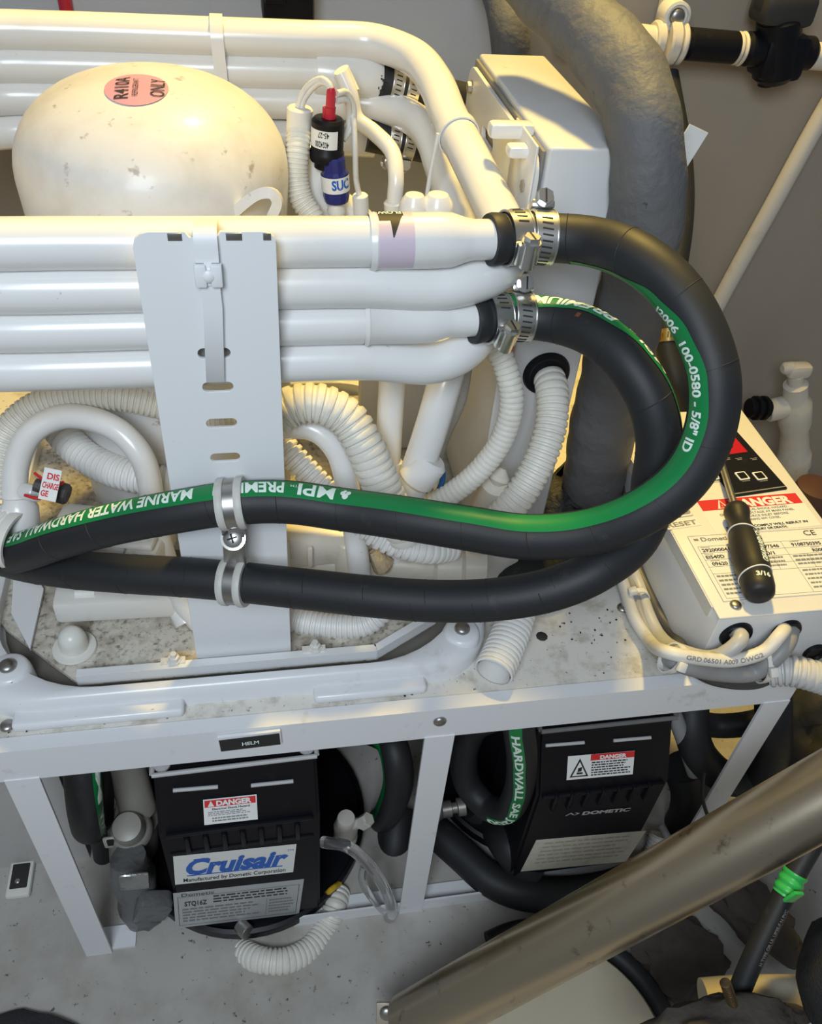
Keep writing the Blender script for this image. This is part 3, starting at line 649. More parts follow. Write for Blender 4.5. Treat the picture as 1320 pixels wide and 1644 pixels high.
# rear strap on the coil
def yz_strap(px, yc, zs, z0, z1, name, label):
    x = px; bm = NB()
    return x
rs = thing('rear_strap', P(350, 80, y=.37), 'white strap and slotted plate holding the rear tubes behind the dome', 'strap')
q0 = P(347, 38, y=.375); q1 = P(355, 125, y=.368)
obj('strap_band', ribbon([(q0.x, .40, zr[0]+.012), (q0.x, .385, zr[0]+.0150), (q0.x, .374, zr[0]+.010), (q0.x, .3715, zr[0]), (q0.x+.001, .371, zr[1]), (q1.x, .371, zr[2]), (q1.x, .371, zr[3])], [(0, .3, 1), (0, -.4, 1), (0, -1, .6), (0, -1, 0), (0, -1, 0), (0, -1, 0), (0, -1, 0)], .0048, .0010), PAINT, rs, sharp=60)
bm = NB(); qa = P(285, 30, y=.402); qb = P(418, 36, y=.402)
bb(bm, (qa.x, .402, .05), (P(335, 33, y=.402).x, .4035, qa.z+.002), .0006); bb(bm, (P(365, 33, y=.402).x, .402, .05), (qb.x, .4035, qb.z+.002), .0006); bb(bm, (qa.x, .402, .05), (qb.x, .4035, qa.z-.012)); obj('rear_plate', bm, PAINT, rs, smooth=False)

# ================================================================ rear outlets hoses + clamps
def rear_hose(name, pts, r, label): 
    return obj(name, tube_bm(pts, r, .004, 24), RUB, label=label, cat='hose')
ra = f2+V((-.004, 0, -.001)); rb = V((P(690, 150, y=YR).x, YR, P(690, 150, y=YR).z)); ax1 = (rb-ra).normalized()
rear_hose('rear_hose', [ra, ra+ax1*.03, rb, P(760, 165, y=.40), P(850, 160, y=.44)], .0150, 'black hose with green print on the upper rear outlet')
clamp(ra+ax1*.016, ax1, .0154, (0, -.3, -1), 'steel hose clamp on the upper rear outlet, left one', w=.010, group='rear hose clamps')
clamp(ra+ax1*.029, ax1, .0154, (0, -.5, -1), 'steel hose clamp on the upper rear outlet, right one', w=.010, group='rear hose clamps')
ra2 = P(590, 215, y=YR-.01); rb2 = P(690, 235, y=YR-.01); ax2 = (rb2-ra2).normalized()
rear_hose('rear_hose', [ra2, ra2+ax2*.03, rb2, P(770, 250, y=.39)], .0140, 'black hose on the lower rear outlet behind the curved white tube')
clamp(ra2+ax2*.022, ax2, .0144, (0, -.3, -1), 'steel hose clamp on the lower rear outlet, left one', w=.010, group='rear hose clamps')
clamp(ra2+ax2*.035, ax2, .0144, (0, -.5, -1), 'steel hose clamp on the lower rear outlet, right one', w=.010, group='rear hose clamps')
bm = NB()
for k in range(60):
    a = R_.uniform(0, 6.28); q = f2-V((R_.uniform(-.002, .012), 0, 0)); bx(bm, q+V((0, math.cos(a), math.sin(a)))*.0152, [R_.uniform(.001, .003)]*3, Matrix.Rotation(a, 3, 'X'))
obj('sealant_residue', bm, DARK, coil, smooth=False, label='black sealant residue on the rear outlet')

# ================================================================ suction line with pressure switches
sp = thing('suction_line', P(560, 320, y=.27), 'cream painted refrigerant pipes rising between dome and coil', 'pipe')
def g(px, py, y): return P(px, py, y=y)
obj('pipe', tube_bm([g(548, 118, .34), g(562, 150, .335), g(572, 190, .33), g(600, 212, .32), g(630, 245, .30), g(636, 285, .285), g(634, 325, .28), g(640, 370, .28)], .0062, .003), PAINT, sp)
obj('pipe', tube_bm([g(548, 112, .345), g(556, 128, .345), g(566, 150, .34)], .0062, .003), PAINT, sp)
bm = NB(); cyl(bm, g(632, 322, .28), g(634, 372, .28), .0078, 28, bev=.0015); obj('fitting', bm, PAINT, sp)
for (px, py, rr_) in ((661, 343, .0095), (698, 342, .0105)): bm = NB(); lathe(bm, g(px, py+35, .15), (0, 0, 1), [(0, 0), (rr_, 0), (rr_, .018), (rr_*.9, .022), (rr_*.6, .0265), (0, .028)], 28); obj('bulb_end', bm, PAINT, sp)
obj('pipe', tube_bm([g(510, 295, .25), g(528, 312, .25), g(560, 335, .25), g(588, 360, .25), g(600, 400, .25)], .0090, .003), PAINT, sp)
obj('pipe', tube_bm([g(515, 235, .25), g(514, 275, .25), g(510, 310, .25), g(530, 345, .25)], .0095, .003), PAINT, sp)
bm = NB(); cyl(bm, g(578, 312, .24), g(582, 372, .24), .0058, bev=.001); obj('probe_sleeve', bm, PAINT, sp)
obj('probe_wire', tube_bm([g(553, 150, .26), g(566, 185, .25), g(570, 240, .24), g(572, 290, .24), g(578, 318, .24)], .0020), CABW, sp)
ps = thing('pressure_switch', g(527, 290, .24), 'black cylindrical pressure switch with red sleeve and paper label beside the dome', 'switch')
up_ = (g(526, 205, .24)-g(524, 255, .24)).normalized()
bm = NB(); b0 = g(524, 268, .24); lathe(bm, b0, up_, [(0, 0), (.0085, 0), (.0085, .004), (.0115, .005), (.0120, .008), (.0120, .011), (.0112, .012), (.0112, .031), (.0095, .033), (0, .033)], 32)
obj('switch_body', bm, BLACK, ps)
pth = Path([b0+up_*.0, b0+up_*.035], .004, dirs=[img(0, 0, 1)]*2)
bm = NB(); strip(bm, pth, .0155, .0275, -1.5, .8, .0114, 16); lb = obj('switch_label', bm, PAPER, ps)
bm = NB(); pv = Path([b0, b0+up_*.035], .004, dirs=[img(0, 0, 1)]*2)
def ring_text(bm, s, path, xs, th0, r, h, W_):
    vs, fs, L = glyphs(s, .02); q = []
    for x, y in vs: q.append(bm.verts.new(path.surf(xs-y*h, th0-x/L*W_/r, r)))
    for f in fs:
        try: bm.faces.new([q[i] for i in f])
        except ValueError: pass
ring_text(bm, '4024200', pv, .0225-.002, .25, .01155, .0038, .010); ring_text(bm, '45-27', pv, .0275-.001, .25, .01155, .0036, .008)
obj('label_print', bm, TXK, lb, smooth=False)
bm = NB(); r0_ = g(529, 203, .24); r1_ = g(532, 140, .24); rd = (r1_-r0_).normalized(); rl = (r1_-r0_).length
lathe(bm, r0_, rd, [(0, 0), (.0042, 0), (.0044, rl*.30), (.0036, rl*.33), (.0038, rl*.5), (.0032, rl*.52), (.0030, rl*.9), (.0022, rl), (0, rl)], 20); bx(bm, r0_+rd*.006+RT*-.003, (.004, .003, .014), None, .001)
obj('red_sleeve', bm, REDT, ps)
bc = thing('service_port', g(538, 320, .24), 'dark blue service cap with a white paper band below the pressure switch', 'cap')
u2 = (g(537, 268, .235)-g(541, 320, .235)).normalized(); c0 = g(541, 322, .235)
bm = NB(); lathe(bm, c0, u2, [(0, 0), (.0085, 0), (.0095, .004), (.0095, .020), (.0080, .022), (.0080, .030), (.0068, .0315), (0, .0315)], 14); obj('cap_body', bm, BLUET, bc, sharp=20)
pv = Path([c0, c0+u2*.034], .004, dirs=[img(0, 0, 1)]*2)
bm = NB(); strip(bm, pv, .0085, .0195, -1.9, 1.9, .0100, 20); lb = obj('paper_band', bm, PAPER, bc)
bm = NB(); vs, fs, L = glyphs('SUC', .04); q = [bm.verts.new(pv.surf(.0115+y*.0065, -.2+x/L*1.35, .01015)) for x, y in vs]
for f in fs:
    try: bm.faces.new([q[i] for i in f])
    except ValueError: pass
obj('band_print', bm, BLUE, lb, smooth=False)
bm = NB(); lathe(bm, g(541, 345, .235), u2, [(0, 0), (.006, 0), (.007, .004), (.0045, .010), (0, .012)], 16); obj('cap_stem', bm, NYLON, bc)
# wires looping
wl = thing('switch_wires', g(500, 170, .26), 'pair of cream wires looping from conduit to the red sleeve', 'wire')
for o_ in (0, 5): obj('wire', tube_bm([g(478+o_, 195, .25), g(480+o_*1.2, 165, .25), g(495+o_, 138+o_, .25), g(518, 127+o_, .245), g(531, 140, .24), g(531, 150, .24)], .0021), CABW, wl)
for (dx, dy) in ((0, 0), (0, 12)): obj('wire', tube_bm([g(541, 150+dy, .24), g(556, 148+dy, .245), g(567-dy*.5, 170+dy, .25), g(566-dy*.5, 200, .25), g(551, 225, .245)], .0022), CABW, wl)
obj('switch_conduit', corr_bm([g(480, 205, .25), g(478, 240, .24), g(476, 285, .235), g(484, 320, .23), g(500, 345, .225), g(512, 375, .22)], .0085, .0030, .10), CORR, label='narrow ivory split conduit beside the dome carrying switch wires', cat='conduit')
bm = NB(); cyl(bm, g(480, 212, .25), g(482, 172, .25), .0088, 24, bev=.0012); obj('conduit_cuff', bm, NYLON, label='cream tape cuff at the top of the narrow split conduit', cat='cuff')

# ================================================================ ELECTRICAL BOX (upright)
eb = thing('electrical_box', (.115, .26, 0), 'tall white painted electrical box beside the coil with gasketed side lid', 'electrical box')
EX0, EX1, EY0, EY1, EZ = .074, .128, .160, .362, .360
bm = NB(); bb(bm, (EX0, EY0, .002), (EX1, EY1, EZ), .002); obj('box_body', bm, mat('painted_box', (.66, .67, .68), .34, coat=.25, dirt=(60, .66, .74, (.25, .20, .14), .6), dirt2=(10, .5, .8, (.55, .50, .40), .5)), eb, sharp=60)
bm = NB(); bb(bm, (EX0-.0035, EY0+.003, .02), (EX0-.0008, EY1-.003, EZ-.003), .001); obj('gasket', bm, mat('grey_gasket', (.22, .21, .19), .7), eb)
lidx = EX0-.0062
M = Matrix(((0, 0, 1, lidx), (1, 0, 0, 0), (0, 1, 0, 0), (0, 0, 0, 1)))
hs = [[(q[0], q[1]) for q in rrect(.262, .318, .298, .328, .0045, 5)], [(q[0], q[1]) for q in rrect(.20, .225, .206, .232, .0028, 4)]]
obj('side_lid', plate_bm(rrect(EY0-.002, .018, EY1-.004, EZ-.006, .014, 6), hs, .0024, M, .0004), PAINT, eb, smooth=False)
bm = NB(); bb(bm, (lidx-.0035, EY0-.0015, .02), (lidx+.001, EY0+.0005, EZ-.018)); obj('lid_flange', bm, PAINT, eb, smooth=False)
for (yy, zz_) in ((EY0+.010, EZ-.028), (EY1-.018, EZ-.020)):
    bm = NB(); hexa(bm, (lidx-.001, yy, zz_), (lidx-.0052, yy, zz_), .0042); lathe(bm, (lidx-.001, yy, zz_), (-1, 0, 0), [(.005, 0), (.005, .001), (0, .001)]); obj('lid_screw', bm, RUST, eb, sharp=20)
for (px, py, r) in ((836, 268, .0022), (848, 292, .0022)):
    q = P(px, py, x=lidx-.0014); bm = NB(); lathe(bm, q, (-1, 0, 0), [(r, 0), (r, .0002), (0, .0002)], 12); obj('rivet_hole', bm, DARK, eb)
# bracket tabs on lid and strap to coil
bm = NB(); q = P(800, 218, x=.05); qq = P(795, 205, x=.058)
bx(bm, q+V((.008, 0, .004)), (.030, .012, .010), None, .003); bx(bm, q+V((.012, -.020, -.002)), (.022, .012, .008), None, .003); bb(bm, (lidx-.004, q.y-.04, q.z-.06), (lidx-.002, q.y+.012, q.z+.008), .001)
obj('coil_bracket', bm, PAINT, eb)
pth = Path(right1, .004); xs = pth.near(742, 210); p, t_, n, b = pth.at(xs)
bm = NB(); band(bm, p, t_, TRr+.0004, .008, .0012); obj('coil_tie', bm, PAINT, eb)
obj('coil_tie_tail', tube_bm([p+V((-.0150, -.004, .002)), p+V((-.019, -.006, -.03)), p+V((-.022, -.006, -.09))], .0016, .004, 8), PAINT, eb)
# front grommet
gq = P(877, 599, y=EY0); bm = NB(); lathe(bm, (gq.x, EY0, gq.z), (0, -1, 0), [(.0175, -.002), (.0185, .0005), (.0175, .003), (.0145, .0034), (.0125, .002), (.0125, -.002)], 36); lathe(bm, (gq.x, EY0, gq.z), (0, -1, 0), [(.013, .0004), (0, .0004)], 24); obj('grommet', bm, BLACK, eb)
bm = NB(); q = P(752, 650, y=EY0-.001)
bb(bm, (EX0-.003, EY0-.0016, .05), (EX0-.0005, EY0-.0008, .22)); obj('red_edge_label', bm, mat('red_edge', (.55, .22, .18), .5), eb, smooth=False)

# ================================================================ BIG INSULATED PIPES
ip = thing('insulated_pipe', (.19, .20, 0), 'thick grey foam insulated pipe bending down behind the hoses to a taped base', 'pipe')
pts = [P(835, -70, d=.60), P(893, 0, d=.585), P(955, 58, d=.565), P(1010, 130, d=.545), P(1036, 215, d=.537), P(1040, 310, d=.555), P(1026, 420, d=.60), P(1002, 530, d=.655), P(976, 650, d=.72), P(953, 770, d=.79), P(946, 815, d=.82)]
obj('insulation', tube_bm(pts, lambda x: .0238+.0045*min(1, max(0, (x-.2)/.25))+.0008*math.sin(x*60)+.0005*math.sin(x*190), .005, 40), FOAM, ip)
bm = NB(); b0 = P(955, 775, d=.82); ax = (pts[-2]-pts[-1]).normalized()
lathe(bm, P(935, 838, d=.84), ax, [(0, 0), (.058, 0), (.060, .012), (.050, .022), (.040, .030), (.036, .050), (.0325, .056), (.030, .056)], 20)
for v in bm.verts: v.co += V((R_.uniform(-1, 1), R_.uniform(-1, 1), R_.uniform(-1, 1)))*.0022
obj('base_tape', bm, TAPE, ip, sharp=80)
pts = [P(778, -70, d=.80), P(806, -10, d=.80), P(818, 50, d=.80), P(822, 120, d=.82), P(822, 300, d=.86)]
obj('rear_insulated_pipe', tube_bm(pts, .0185, .005, 32), FOAM, label='grey foam insulated pipe entering behind the electrical box at the top', cat='pipe')
bm = NB(); pts = [P(835, 800, d=.83), P(880, 812, d=.82), P(930, 828, d=.81), P(1000, 842, d=.80)]
tube_bm(pts, .030, .005, 18, bm)
for v in bm.verts: v.co += V((R_.uniform(-1, 1), R_.uniform(-1, 1), R_.uniform(-1, 1)))*.002
obj('foam_bundle', bm, TAPE, label='lumpy black foam taped pipe lying on the shelf behind the hoses', cat='pipe')
obj('foam_elbow', tube_bm([P(830, 870, d=.80), P(826, 905, d=.765), P(850, 935, d=.745), P(900, 915, d=.76), P(980, 880, d=.79)], .026, .005, 20), TAPE, label='black foam covered elbow between the two hose loops on the shelf', cat='pipe')
# thin black hose with brass clamp
pts = [P(1070, 120, d=.90), P(1092, 250, d=.90), P(1095, 340, d=.90), P(1084, 430, d=.90), P(1070, 500, d=.90), P(1072, 560, d=.90), P(1086, 610, d=.90), P(1104, 660, d=.92), P(1115, 700, z=.012), P(1110, 640, z=.012), P(1100, 600, z=.012)][:-2]
obj('thin_hose', tube_bm(pts, .0125, .005), RUB, label='thinner black hose behind the hose loops with a brass clamp', cat='hose')
clamp(P(1072, 541, d=.90), pts[4]-pts[5], .0128, img(-1, 0, .2), 'brass coloured clamp on the thin black hose seen through the hose loop', w=.013, group=None, mt=BRASS)
bm = NB(); q = P(1088, 262, d=.60); bx(bm, q, (.016, .001, .05), Matrix.Rotation(.35, 3, 'Y')); obj('paper_tag', bm, PAPER, label='white paper corner sticking out from behind the big insulated pipe', cat='paper', smooth=False)

# ================================================================ MAIN HOSES
RH = .0137
def seams(path, r, xs, bm):
    for x in xs:
        if x+.012 > path.L: continue
        pts = [path.surf(x+.010*(k/20), 2*math.pi*k/20+2.6, r-.0001) for k in range(21)]
        tube_bm(pts, .00035, .002, 6, bm)
    return bm
def C_(px, py, d): return P(px, py, d=d)
hA = [(786, 385, .487), (840, 381, .4935), (887, 382, .496), (950, 388, .489), (1020, 412, .470), (1082, 462, .460), (1124, 530, .456), (1147, 610, .457), (1140, 690, .464), (1102, 765, .474), (1035, 820, .485), (950, 853, .500), (850, 862, .512), (750, 848, .522), (650, 832, .530), (550, 818, .540), (460, 806, .540), (375, 808, .536), (280, 822, .540), (180, 842, .553), (100, 864, .570), (55, 880, .585), (20, 890, .60)]
dA = [(0, 1, -.3), (0, 1, -.3), (0, 1, -.3), (-.1, 1, -.3), (-.3, 1, -.25), (-.8, .6, -.02), (-1, .25, .34), (-1, -.1, .58), (-.9, -.35, .8), (-.75, -.7, 1.05), (-.5, -.9, 1.1), (-.25, -1, 1.15), (-.0, -1, 1.2), (.1, -1, 1.2), (.2, -1, 1.2), (.15, -1, 1.2), (.0, -1, 1.2), (0, -1, 1.2), (0, -1, 1.2), (-.1, -1, 1.2), (-.2, -1, 1.1), (-.3, -1, 1.1), (-.3, -1, 1.1)]
ptsA = [C_(*q) for q in hA]; pA = Path(ptsA, .004, dirs=[img(*q) for q in dA])
hoseA = obj('water_hose', seams(pA, RH, [.045+.040*k for k in range(int((pA.L-.05)/.040))], tube_bm(pA, RH, seg=36)), RUB, label='black hose from the upper outlet, wide outer loop with green stripe facing up', cat='hose', group='black water hoses with green stripe')
xA0 = pA.near(925, 385); bm = NB(); strip(bm, pA, xA0, pA.L-.004, -.48, .48, RH+.00025, 8, .003); stA = obj('green_stripe', bm, GREEN, hoseA)
bm = NB(); H = .0082; rr_ = RH+.0005
xa = pA.near(566, 812)
warp_text(bm, 'MPI', pA, pA.near(540, 812), rr_, .0092, 1, 0, .02, scale=.0165)
warp_text(bm, 'TM', pA, pA.near(482, 808), rr_, .0022, 1, .12, .0, scale=.0032)
warp_text(bm, 'PREMIUM', pA, pA.near(457, 806), rr_, H, 1, 0, .03, scale=(pA.near(338, 812)-pA.near(457, 806))/4.45)
warp_text(bm, 'MARINE WATER HARDWALL SAE', pA, pA.near(320, 815), rr_, H, 1, 0, .03, scale=(pA.near(40, 880)-pA.near(320, 815))/glyphs('MARINE WATER HARDWALL SAE', .03)[2])
lx = pA.near(556, 818)
for dx, dy, r in ((0, .0012, .0022), (.0022, -.001, .0018), (-.0018, -.0016, .0017), (.001, -.003, .0012)):
    c = [bm.verts.new(pA.surf(lx+dx+r*math.cos(a), -(dy+r*math.sin(a))/rr_, rr_+.0001)) for a in [2*math.pi*k/14 for k in range(14)]]; bm.faces.new(c[::-1])
warp_text(bm, 'J2006  100-0580 - 5/8" ID', pA, pA.near(1064, 485), rr_, .0056, 1, 0, .03, scale=(pA.near(1090, 715)-pA.near(1064, 485))/glyphs('J2006  100-0580 - 5/8" ID', .03)[2])
obj('hose_print', bm, TXW, stA, smooth=False, label='white lettering')
hB = [(758, 514, .5205), (815, 509, .529), (855, 510, .532), (905, 518, .526), (960, 540, .510), (1010, 585, .500), (1045, 645, .500), (1058, 710, .508), (1050, 775, .520), (1045, 815, .530), (1020, 868, .532), (960, 915, .525), (890, 945, .528), (800, 962, .535), (700, 965, .545), (600, 958, .553), (500, 947, .561), (400, 936, .568), (300, 927, .576), (200, 921, .586), (110, 914, .602), (30, 902, .632), (-40, 880, .66)]
dB = [(.1, -1, 1.2), (.1, -1, 1.2), (.1, -1, 1.2), (.25, -1, 1.1), (.5, -1, .85), (.85, -.75, .5), (1, -.4, .18), (1, -.1, .05), (1, 0, -.3)]+[(.7, .5, -.8)]*14
ptsB = [C_(*q) for q in hB]; pB = Path(ptsB, .004, dirs=[img(*q) for q in dB])
hoseB = obj('water_hose', seams(pB, RH*.985, [.05+.04*k for k in range(int((pB.L-.05)/.04))], tube_bm(pB, RH*.985, seg=36)), RUB, label='black hose from the lower outlet, inner loop and plain black lower run', cat='hose', group='black water hoses with green stripe')
bm = NB(); strip(bm, pB, .012, pB.near(1052, 770), -.46, .46, RH+.00025, 8, .003); stB = obj('green_stripe', bm, GREEN, hoseB)
bm = NB(); tx1 = 'MPI'; warp_text(bm, 'MPI', pB, pB.near(1058, 612), rr_, .0082, -1, 0, .02, scale=.0140)
warp_text(bm, 'TM', pB, pB.near(1010, 548), rr_, .0022, -1, -.1, .0, scale=.0032)
warp_text(bm, 'PREMIUM', pB, pB.near(985, 520), rr_, .0082, -1, 0, .035, scale=(pB.near(985, 520)-pB.near(862, 482))/glyphs('PREMIUM', .035)[2])
obj('hose_print', bm, TXW, stB, smooth=False, label='white lettering')
bm = NB(); q = pB.near(942, 520); strip(bm, pB, q-.0012, q+.0014, .62, .86, RH*.985+.0002, 4, .001); obj('rust_spot', bm, mat('rust_stain', (.16, .06, .02), .7), hoseB)
# clamps on outlets; hose ends
def clamp_on(path, px, py, r, sd, label, sg=1, w=.0130): p, t_, n, b = path.at(path.near(px, py)); return clamp(p, t_*sg, r, sd, label, w)
bm = NB(); cA = [P(797, 384, d=.497), P(840, 381, d=.503)]
pe = P(788, 385, y=YF); pe = V((pe.x, pe.y, pe.z)); ax0 = (ptsA[1]-ptsA[0]).normalized()
lathe(bm, ptsA[0]-ax0*.0005, ax0, [(.0108, 0), (RH+.0004, .0), (RH+.0010, .002), (RH+.0006, .007), (RH-.0002, .009)], 32); obj('hose_end', bm, RUB, hoseA)
ax0b = (ptsB[1]-ptsB[0]).normalized(); bm = NB(); lathe(bm, ptsB[0]-ax0b*.0005, ax0b, [(.0104, 0), (RH+.0002, 0), (RH+.0008, .002), (RH+.0004, .006), (RH-.0004, .008)], 32); obj('hose_end', bm, RUB, hoseB)
clamp_on(pA, 868, 381, RH+.0006, img(-.1, -1, .0), 'steel worm clamp on the upper outlet hose nearest the hose loop, screw on top')
clamp_on(pA, 826, 381, RH+.0008, img(0, .72, .70), 'steel worm clamp on the upper outlet hose nearest the white tube, screw hanging below', -1)
clamp_on(pB, 833, 509, RH+.0004, img(0, -1, .2), 'steel worm clamp on the lower outlet hose with its screw on top')
clamp_on(pB, 794, 511, RH+.0006, img(0, .80, .60), 'steel worm clamp on the lower outlet hose nearest the white tube, screw below', -1)

# ---------------------------------------------------------------- P clips
def pclip(path, px, py, label, up):
    p, t_, n, b = path.at(path.near(px, py)); t = thing('hose_clip', p-V((0, 0, .015)), label, 'clip', 'cushioned hose clips on the bracket')
    bm = NB()
    for s in (-1, 1):
        c = p+t_*s*.0058
        lathe(bm, c-t_*.0024, t_, [(RH-.0002, 0), (RH+.0024, 0), (RH+.0030, .0012), (RH+.0030, .0036), (RH+.0024, .0048), (RH-.0002, .0048), (RH-.0002, 0)], 40)
    lathe(bm, p-t_*.004, t_, [(RH+.0002, 0), (RH+.0008, 0), (RH+.0008, .008), (RH+.0002, .008)], 40)
    obj('rubber_cushion', bm, mat('cushion_rubber', (.56, .55, .51), .5, dirt=(60, .5, .8, (.35, .32, .27), .5)), t)
    bm = NB(); band(bm, p, t_, RH+.0010, .0066, .0009); 
    obj('clip_band', bm, ZINC, t)
    return t, p, t_
sxy = P(375, 864, d=.548)
c1, p1, t1 = pclip(pA, 375, 808, 'cushioned steel clip on the upper green striped hose run', 1)
c2, p2, t2 = pclip(pB, 383, 935, 'cushioned steel clip on the lower black hose run', -1)
Rm = Matrix((RT, -FW.cross(RT), -FW)).transposed()
for c_, p_, s_ in ((c1, p1, 1), (c2, p2, -1)):
    d_ = (sxy-p_); L_ = d_.length; dn = d_.normalized(); nrm = (-FW-dn*(-FW).dot(dn)).normalized(); R = Matrix((dn, nrm.cross(dn), nrm)).transposed()
    bm = NB(); bx(bm, p_+dn*((RH+L_)/2+.0025)+nrm*(.0004*s_), (L_-RH+.005, .0145, .0012), R, .0003); obj('clip_ear', bm, ZINC, c_)
bm = NB(); nrm = -FW; lathe(bm, sxy, nrm, [(.0080, .0), (.0080, .0016), (.0062, .0018), (.0060, .0035), (.004, .0048), (0, .0052)], 24); cyl(bm, sxy, V((sxy.x+.0, PY, sxy.z-.0))+V((0, 0, 0)), .0028); s_ = obj('clip_screw', bm, STEEL, c1)
bm = NB(); cross(bm, sxy+nrm*.0018, nrm, .0052, hint=img(.3, 1, 0)); obj('screw_slot', bm, DARK, s_, smooth=False)
# ================================================================ CORRUGATED CONDUITS
def cond(name, pts, r, pitch, label, mt=None, amp=.11, grp=None, **k):
    return obj(name, corr_bm(pts, r, pitch, amp, **k), mt or CORR, label=label, cat='conduit', group=grp)
def q_(l): return [P(a, b, d=c) for a, b, c in l]
def y_(l): return [P(a, b, y=c) for a, b, c in l]
cond('conduit', q_([(770, 500, .59), (790, 545, .595), (812, 590, .60), (822, 645, .61), (806, 705, .625), (770, 755, .64), (720, 795, .655), (660, 822, .67), (600, 850, .68)]), .0088, .0042, 'slimmer ivory corrugated conduit curving beside the electrical box from behind the lower hose clamps')
cond('conduit', q_([(876, 590, .668), (886, 625, .655), (885, 680, .65), (866, 740, .65), (835, 795, .655), (800, 835, .665), (770, 870, .68)]), .0125, .0052, 'thick ivory corrugated conduit coming out of the black grommet')
cond('conduit', q_([(440, 672, .58), (470, 652, .58), (510, 648, .58), (553, 668, .585), (585, 715, .59), (607, 765, .60), (628, 815, .61), (660, 870, .63)]), .0140, .0060, 'fat ivory corrugated conduit arching just right of the slotted bracket', amp=.13)
cond('conduit', q_([(440, 700, .62), (475, 738, .62), (515, 780, .625), (560, 820, .63), (610, 862, .63), (680, 884, .64), (730, 880, .66)]), .0100, .0052, 'white split conduit running diagonally down right of the bracket', mt=CORRW, amp=.22)
cond('conduit', q_([(-15, 800, .60), (-6, 740, .60), (15, 690, .60), (60, 652, .60), (120, 636, .60), (190, 636, .60), (260, 650, .61), (320, 660, .62)]), .0105, .0038, 'ivory corrugated conduit arching over the U shaped white pipe at the left, upper strand', amp=.12)
cond('conduit', q_([(150, 650, .64), (200, 655, .635), (260, 662, .63), (330, 675, .63), (420, 670, .62)]), .0110, .0040, 'ivory corrugated conduit passing behind the bracket slots', amp=.12)
cond('conduit', q_([(70, 640, .66), (95, 690, .655), (140, 735, .65), (195, 760, .645), (255, 772, .645), (320, 775, .65)]), .0125, .0046, 'grey ivory corrugated conduit dipping inside the U shaped pipe at the left', mt=CORRW, amp=.12)
cond('conduit', q_([(640, 860, .67), (636, 890, .675), (628, 920, .68), (622, 965, .69), (590, 1000, .69), (540, 1005, .69), (480, 996, .69), (430, 980, .69)]), .0105, .0042, 'white corrugated conduit looping below the lower hose right of the bracket', mt=CORRW)
cond('drain_stub', [P(835, 965, z=.030), P(822, 1010, z=.022), P(806, 1050, z=.018), P(792, 1080, z=.0165)], .0155, .0046, 'open ended white corrugated conduit stub lying on the shelf', mt=CORRW, amp=.08, open_end=True)
# conduit sleeve at far left swallowing the upper hose
pts = q_([(-40, 856, .60), (-5, 864, .598), (30, 872, .596)]); pt = Path(pts, .002)
sl_ = thing('conduit_sleeve', pts[0], 'white corrugated conduit end at the left edge swallowing the green striped hose', 'conduit')
obj('sleeve', corr_bm([P(-60, 840, d=.60), P(-20, 852, d=.598), P(26, 866, d=.596)], .0205, .0044, .07, open_end=True, seg=30), CORRW, sl_)
bm = NB(); axs = (P(30, 868, d=.5955)-P(0, 858, d=.5975)).normalized()
rim_o = P(26, 866, d=.596); lathe(bm, rim_o, axs, [(.0175, -.003), (.0208, -.003), (.0215, 0), (.0208, .0035), (.0185, .0035), (.0175, 0)], 36); obj('sleeve_rim', bm, NYLON, sl_)
# ================================================================ WHITE PIPES under the coil
up = thing('u_pipe', P(120, 800, d=.62), 'white painted pipe bent in an upside down U at the left under the coil', 'pipe')
obj('pipe', tube_bm(q_([(30, 850, .61), (25, 800, .60), (27, 745, .595), (50, 695, .59), (95, 670, .59), (145, 672, .59), (195, 695, .59), (228, 735, .595), (242, 785, .61), (252, 850, .63), (290, 960, .66), (320, 1000, .67)]), .0085, .004, 28), PAINT, up)
bm = NB(); lathe(bm, P(30, 800, d=.597), img(0, 1, -.2), [(0, 0), (.0095, 0), (.0125, .006), (.0125, .018), (.009, .024), (0, .024)], 24); cyl(bm, P(38, 788, d=.585), P(60, 792, d=.578), .0058, 12); obj('fitting', bm, PAINT, up)
dc = thing('discharge_cap', P(85, 790, d=.575), 'black service cap with red wire and DISCHARGE paper flag on the left U pipe', 'cap')
bm = NB(); lathe(bm, P(56, 778, d=.575), P(104, 793, d=.578)-P(56, 778, d=.575), [(0, 0), (.0045, 0), (.0045, .006), (.0072, .008), (.0072, .021), (.006, .0225), (0, .0225)], 16); obj('cap_body', bm, mat('grey_cap', (.06, .055, .055), .5), dc, sharp=20)
D = Decal.px((72, 750), (100, 756), (60, 800), P(80, 778, d=.562), -FW); D.slab(0, 0, D.W, D.H, PAPER, -.0002, .0003)
D.text('DIS', .003, .007, .004, RED, w=.008, bold=.03, z=.0006); D.text('CHARGE', .001, .013, .0038, RED, w=.0105, bold=.03, z=.0006); D.text('GE', .001, .0185, .0038, RED, w=.005, bold=.03, z=.0006); D.done('paper_flag', dc)
bm = NB(); tube_bm(q_([(56, 760, .572), (70, 770, .566), (90, 780, .566), (102, 774, .57)]), .0011, .002, 8, bm); tube_bm(q_([(40, 795, .57), (60, 800, .566), (84, 796, .566)]), .0011, .002, 8, bm); obj('red_tie', bm, RED, dc)
mp = thing('manifold_pipes', P(600, 900, d=.7), 'white painted refrigerant pipes between coil and pan right of the bracket', 'pipe')
obj('pipe', tube_bm(q_([(430, 690, .60), (470, 684, .60), (510, 692, .60), (540, 722, .605), (556, 770, .615), (566, 830, .63), (575, 900, .65), (580, 960, .67)]), .0085, .004, 28), PAINT, mp)
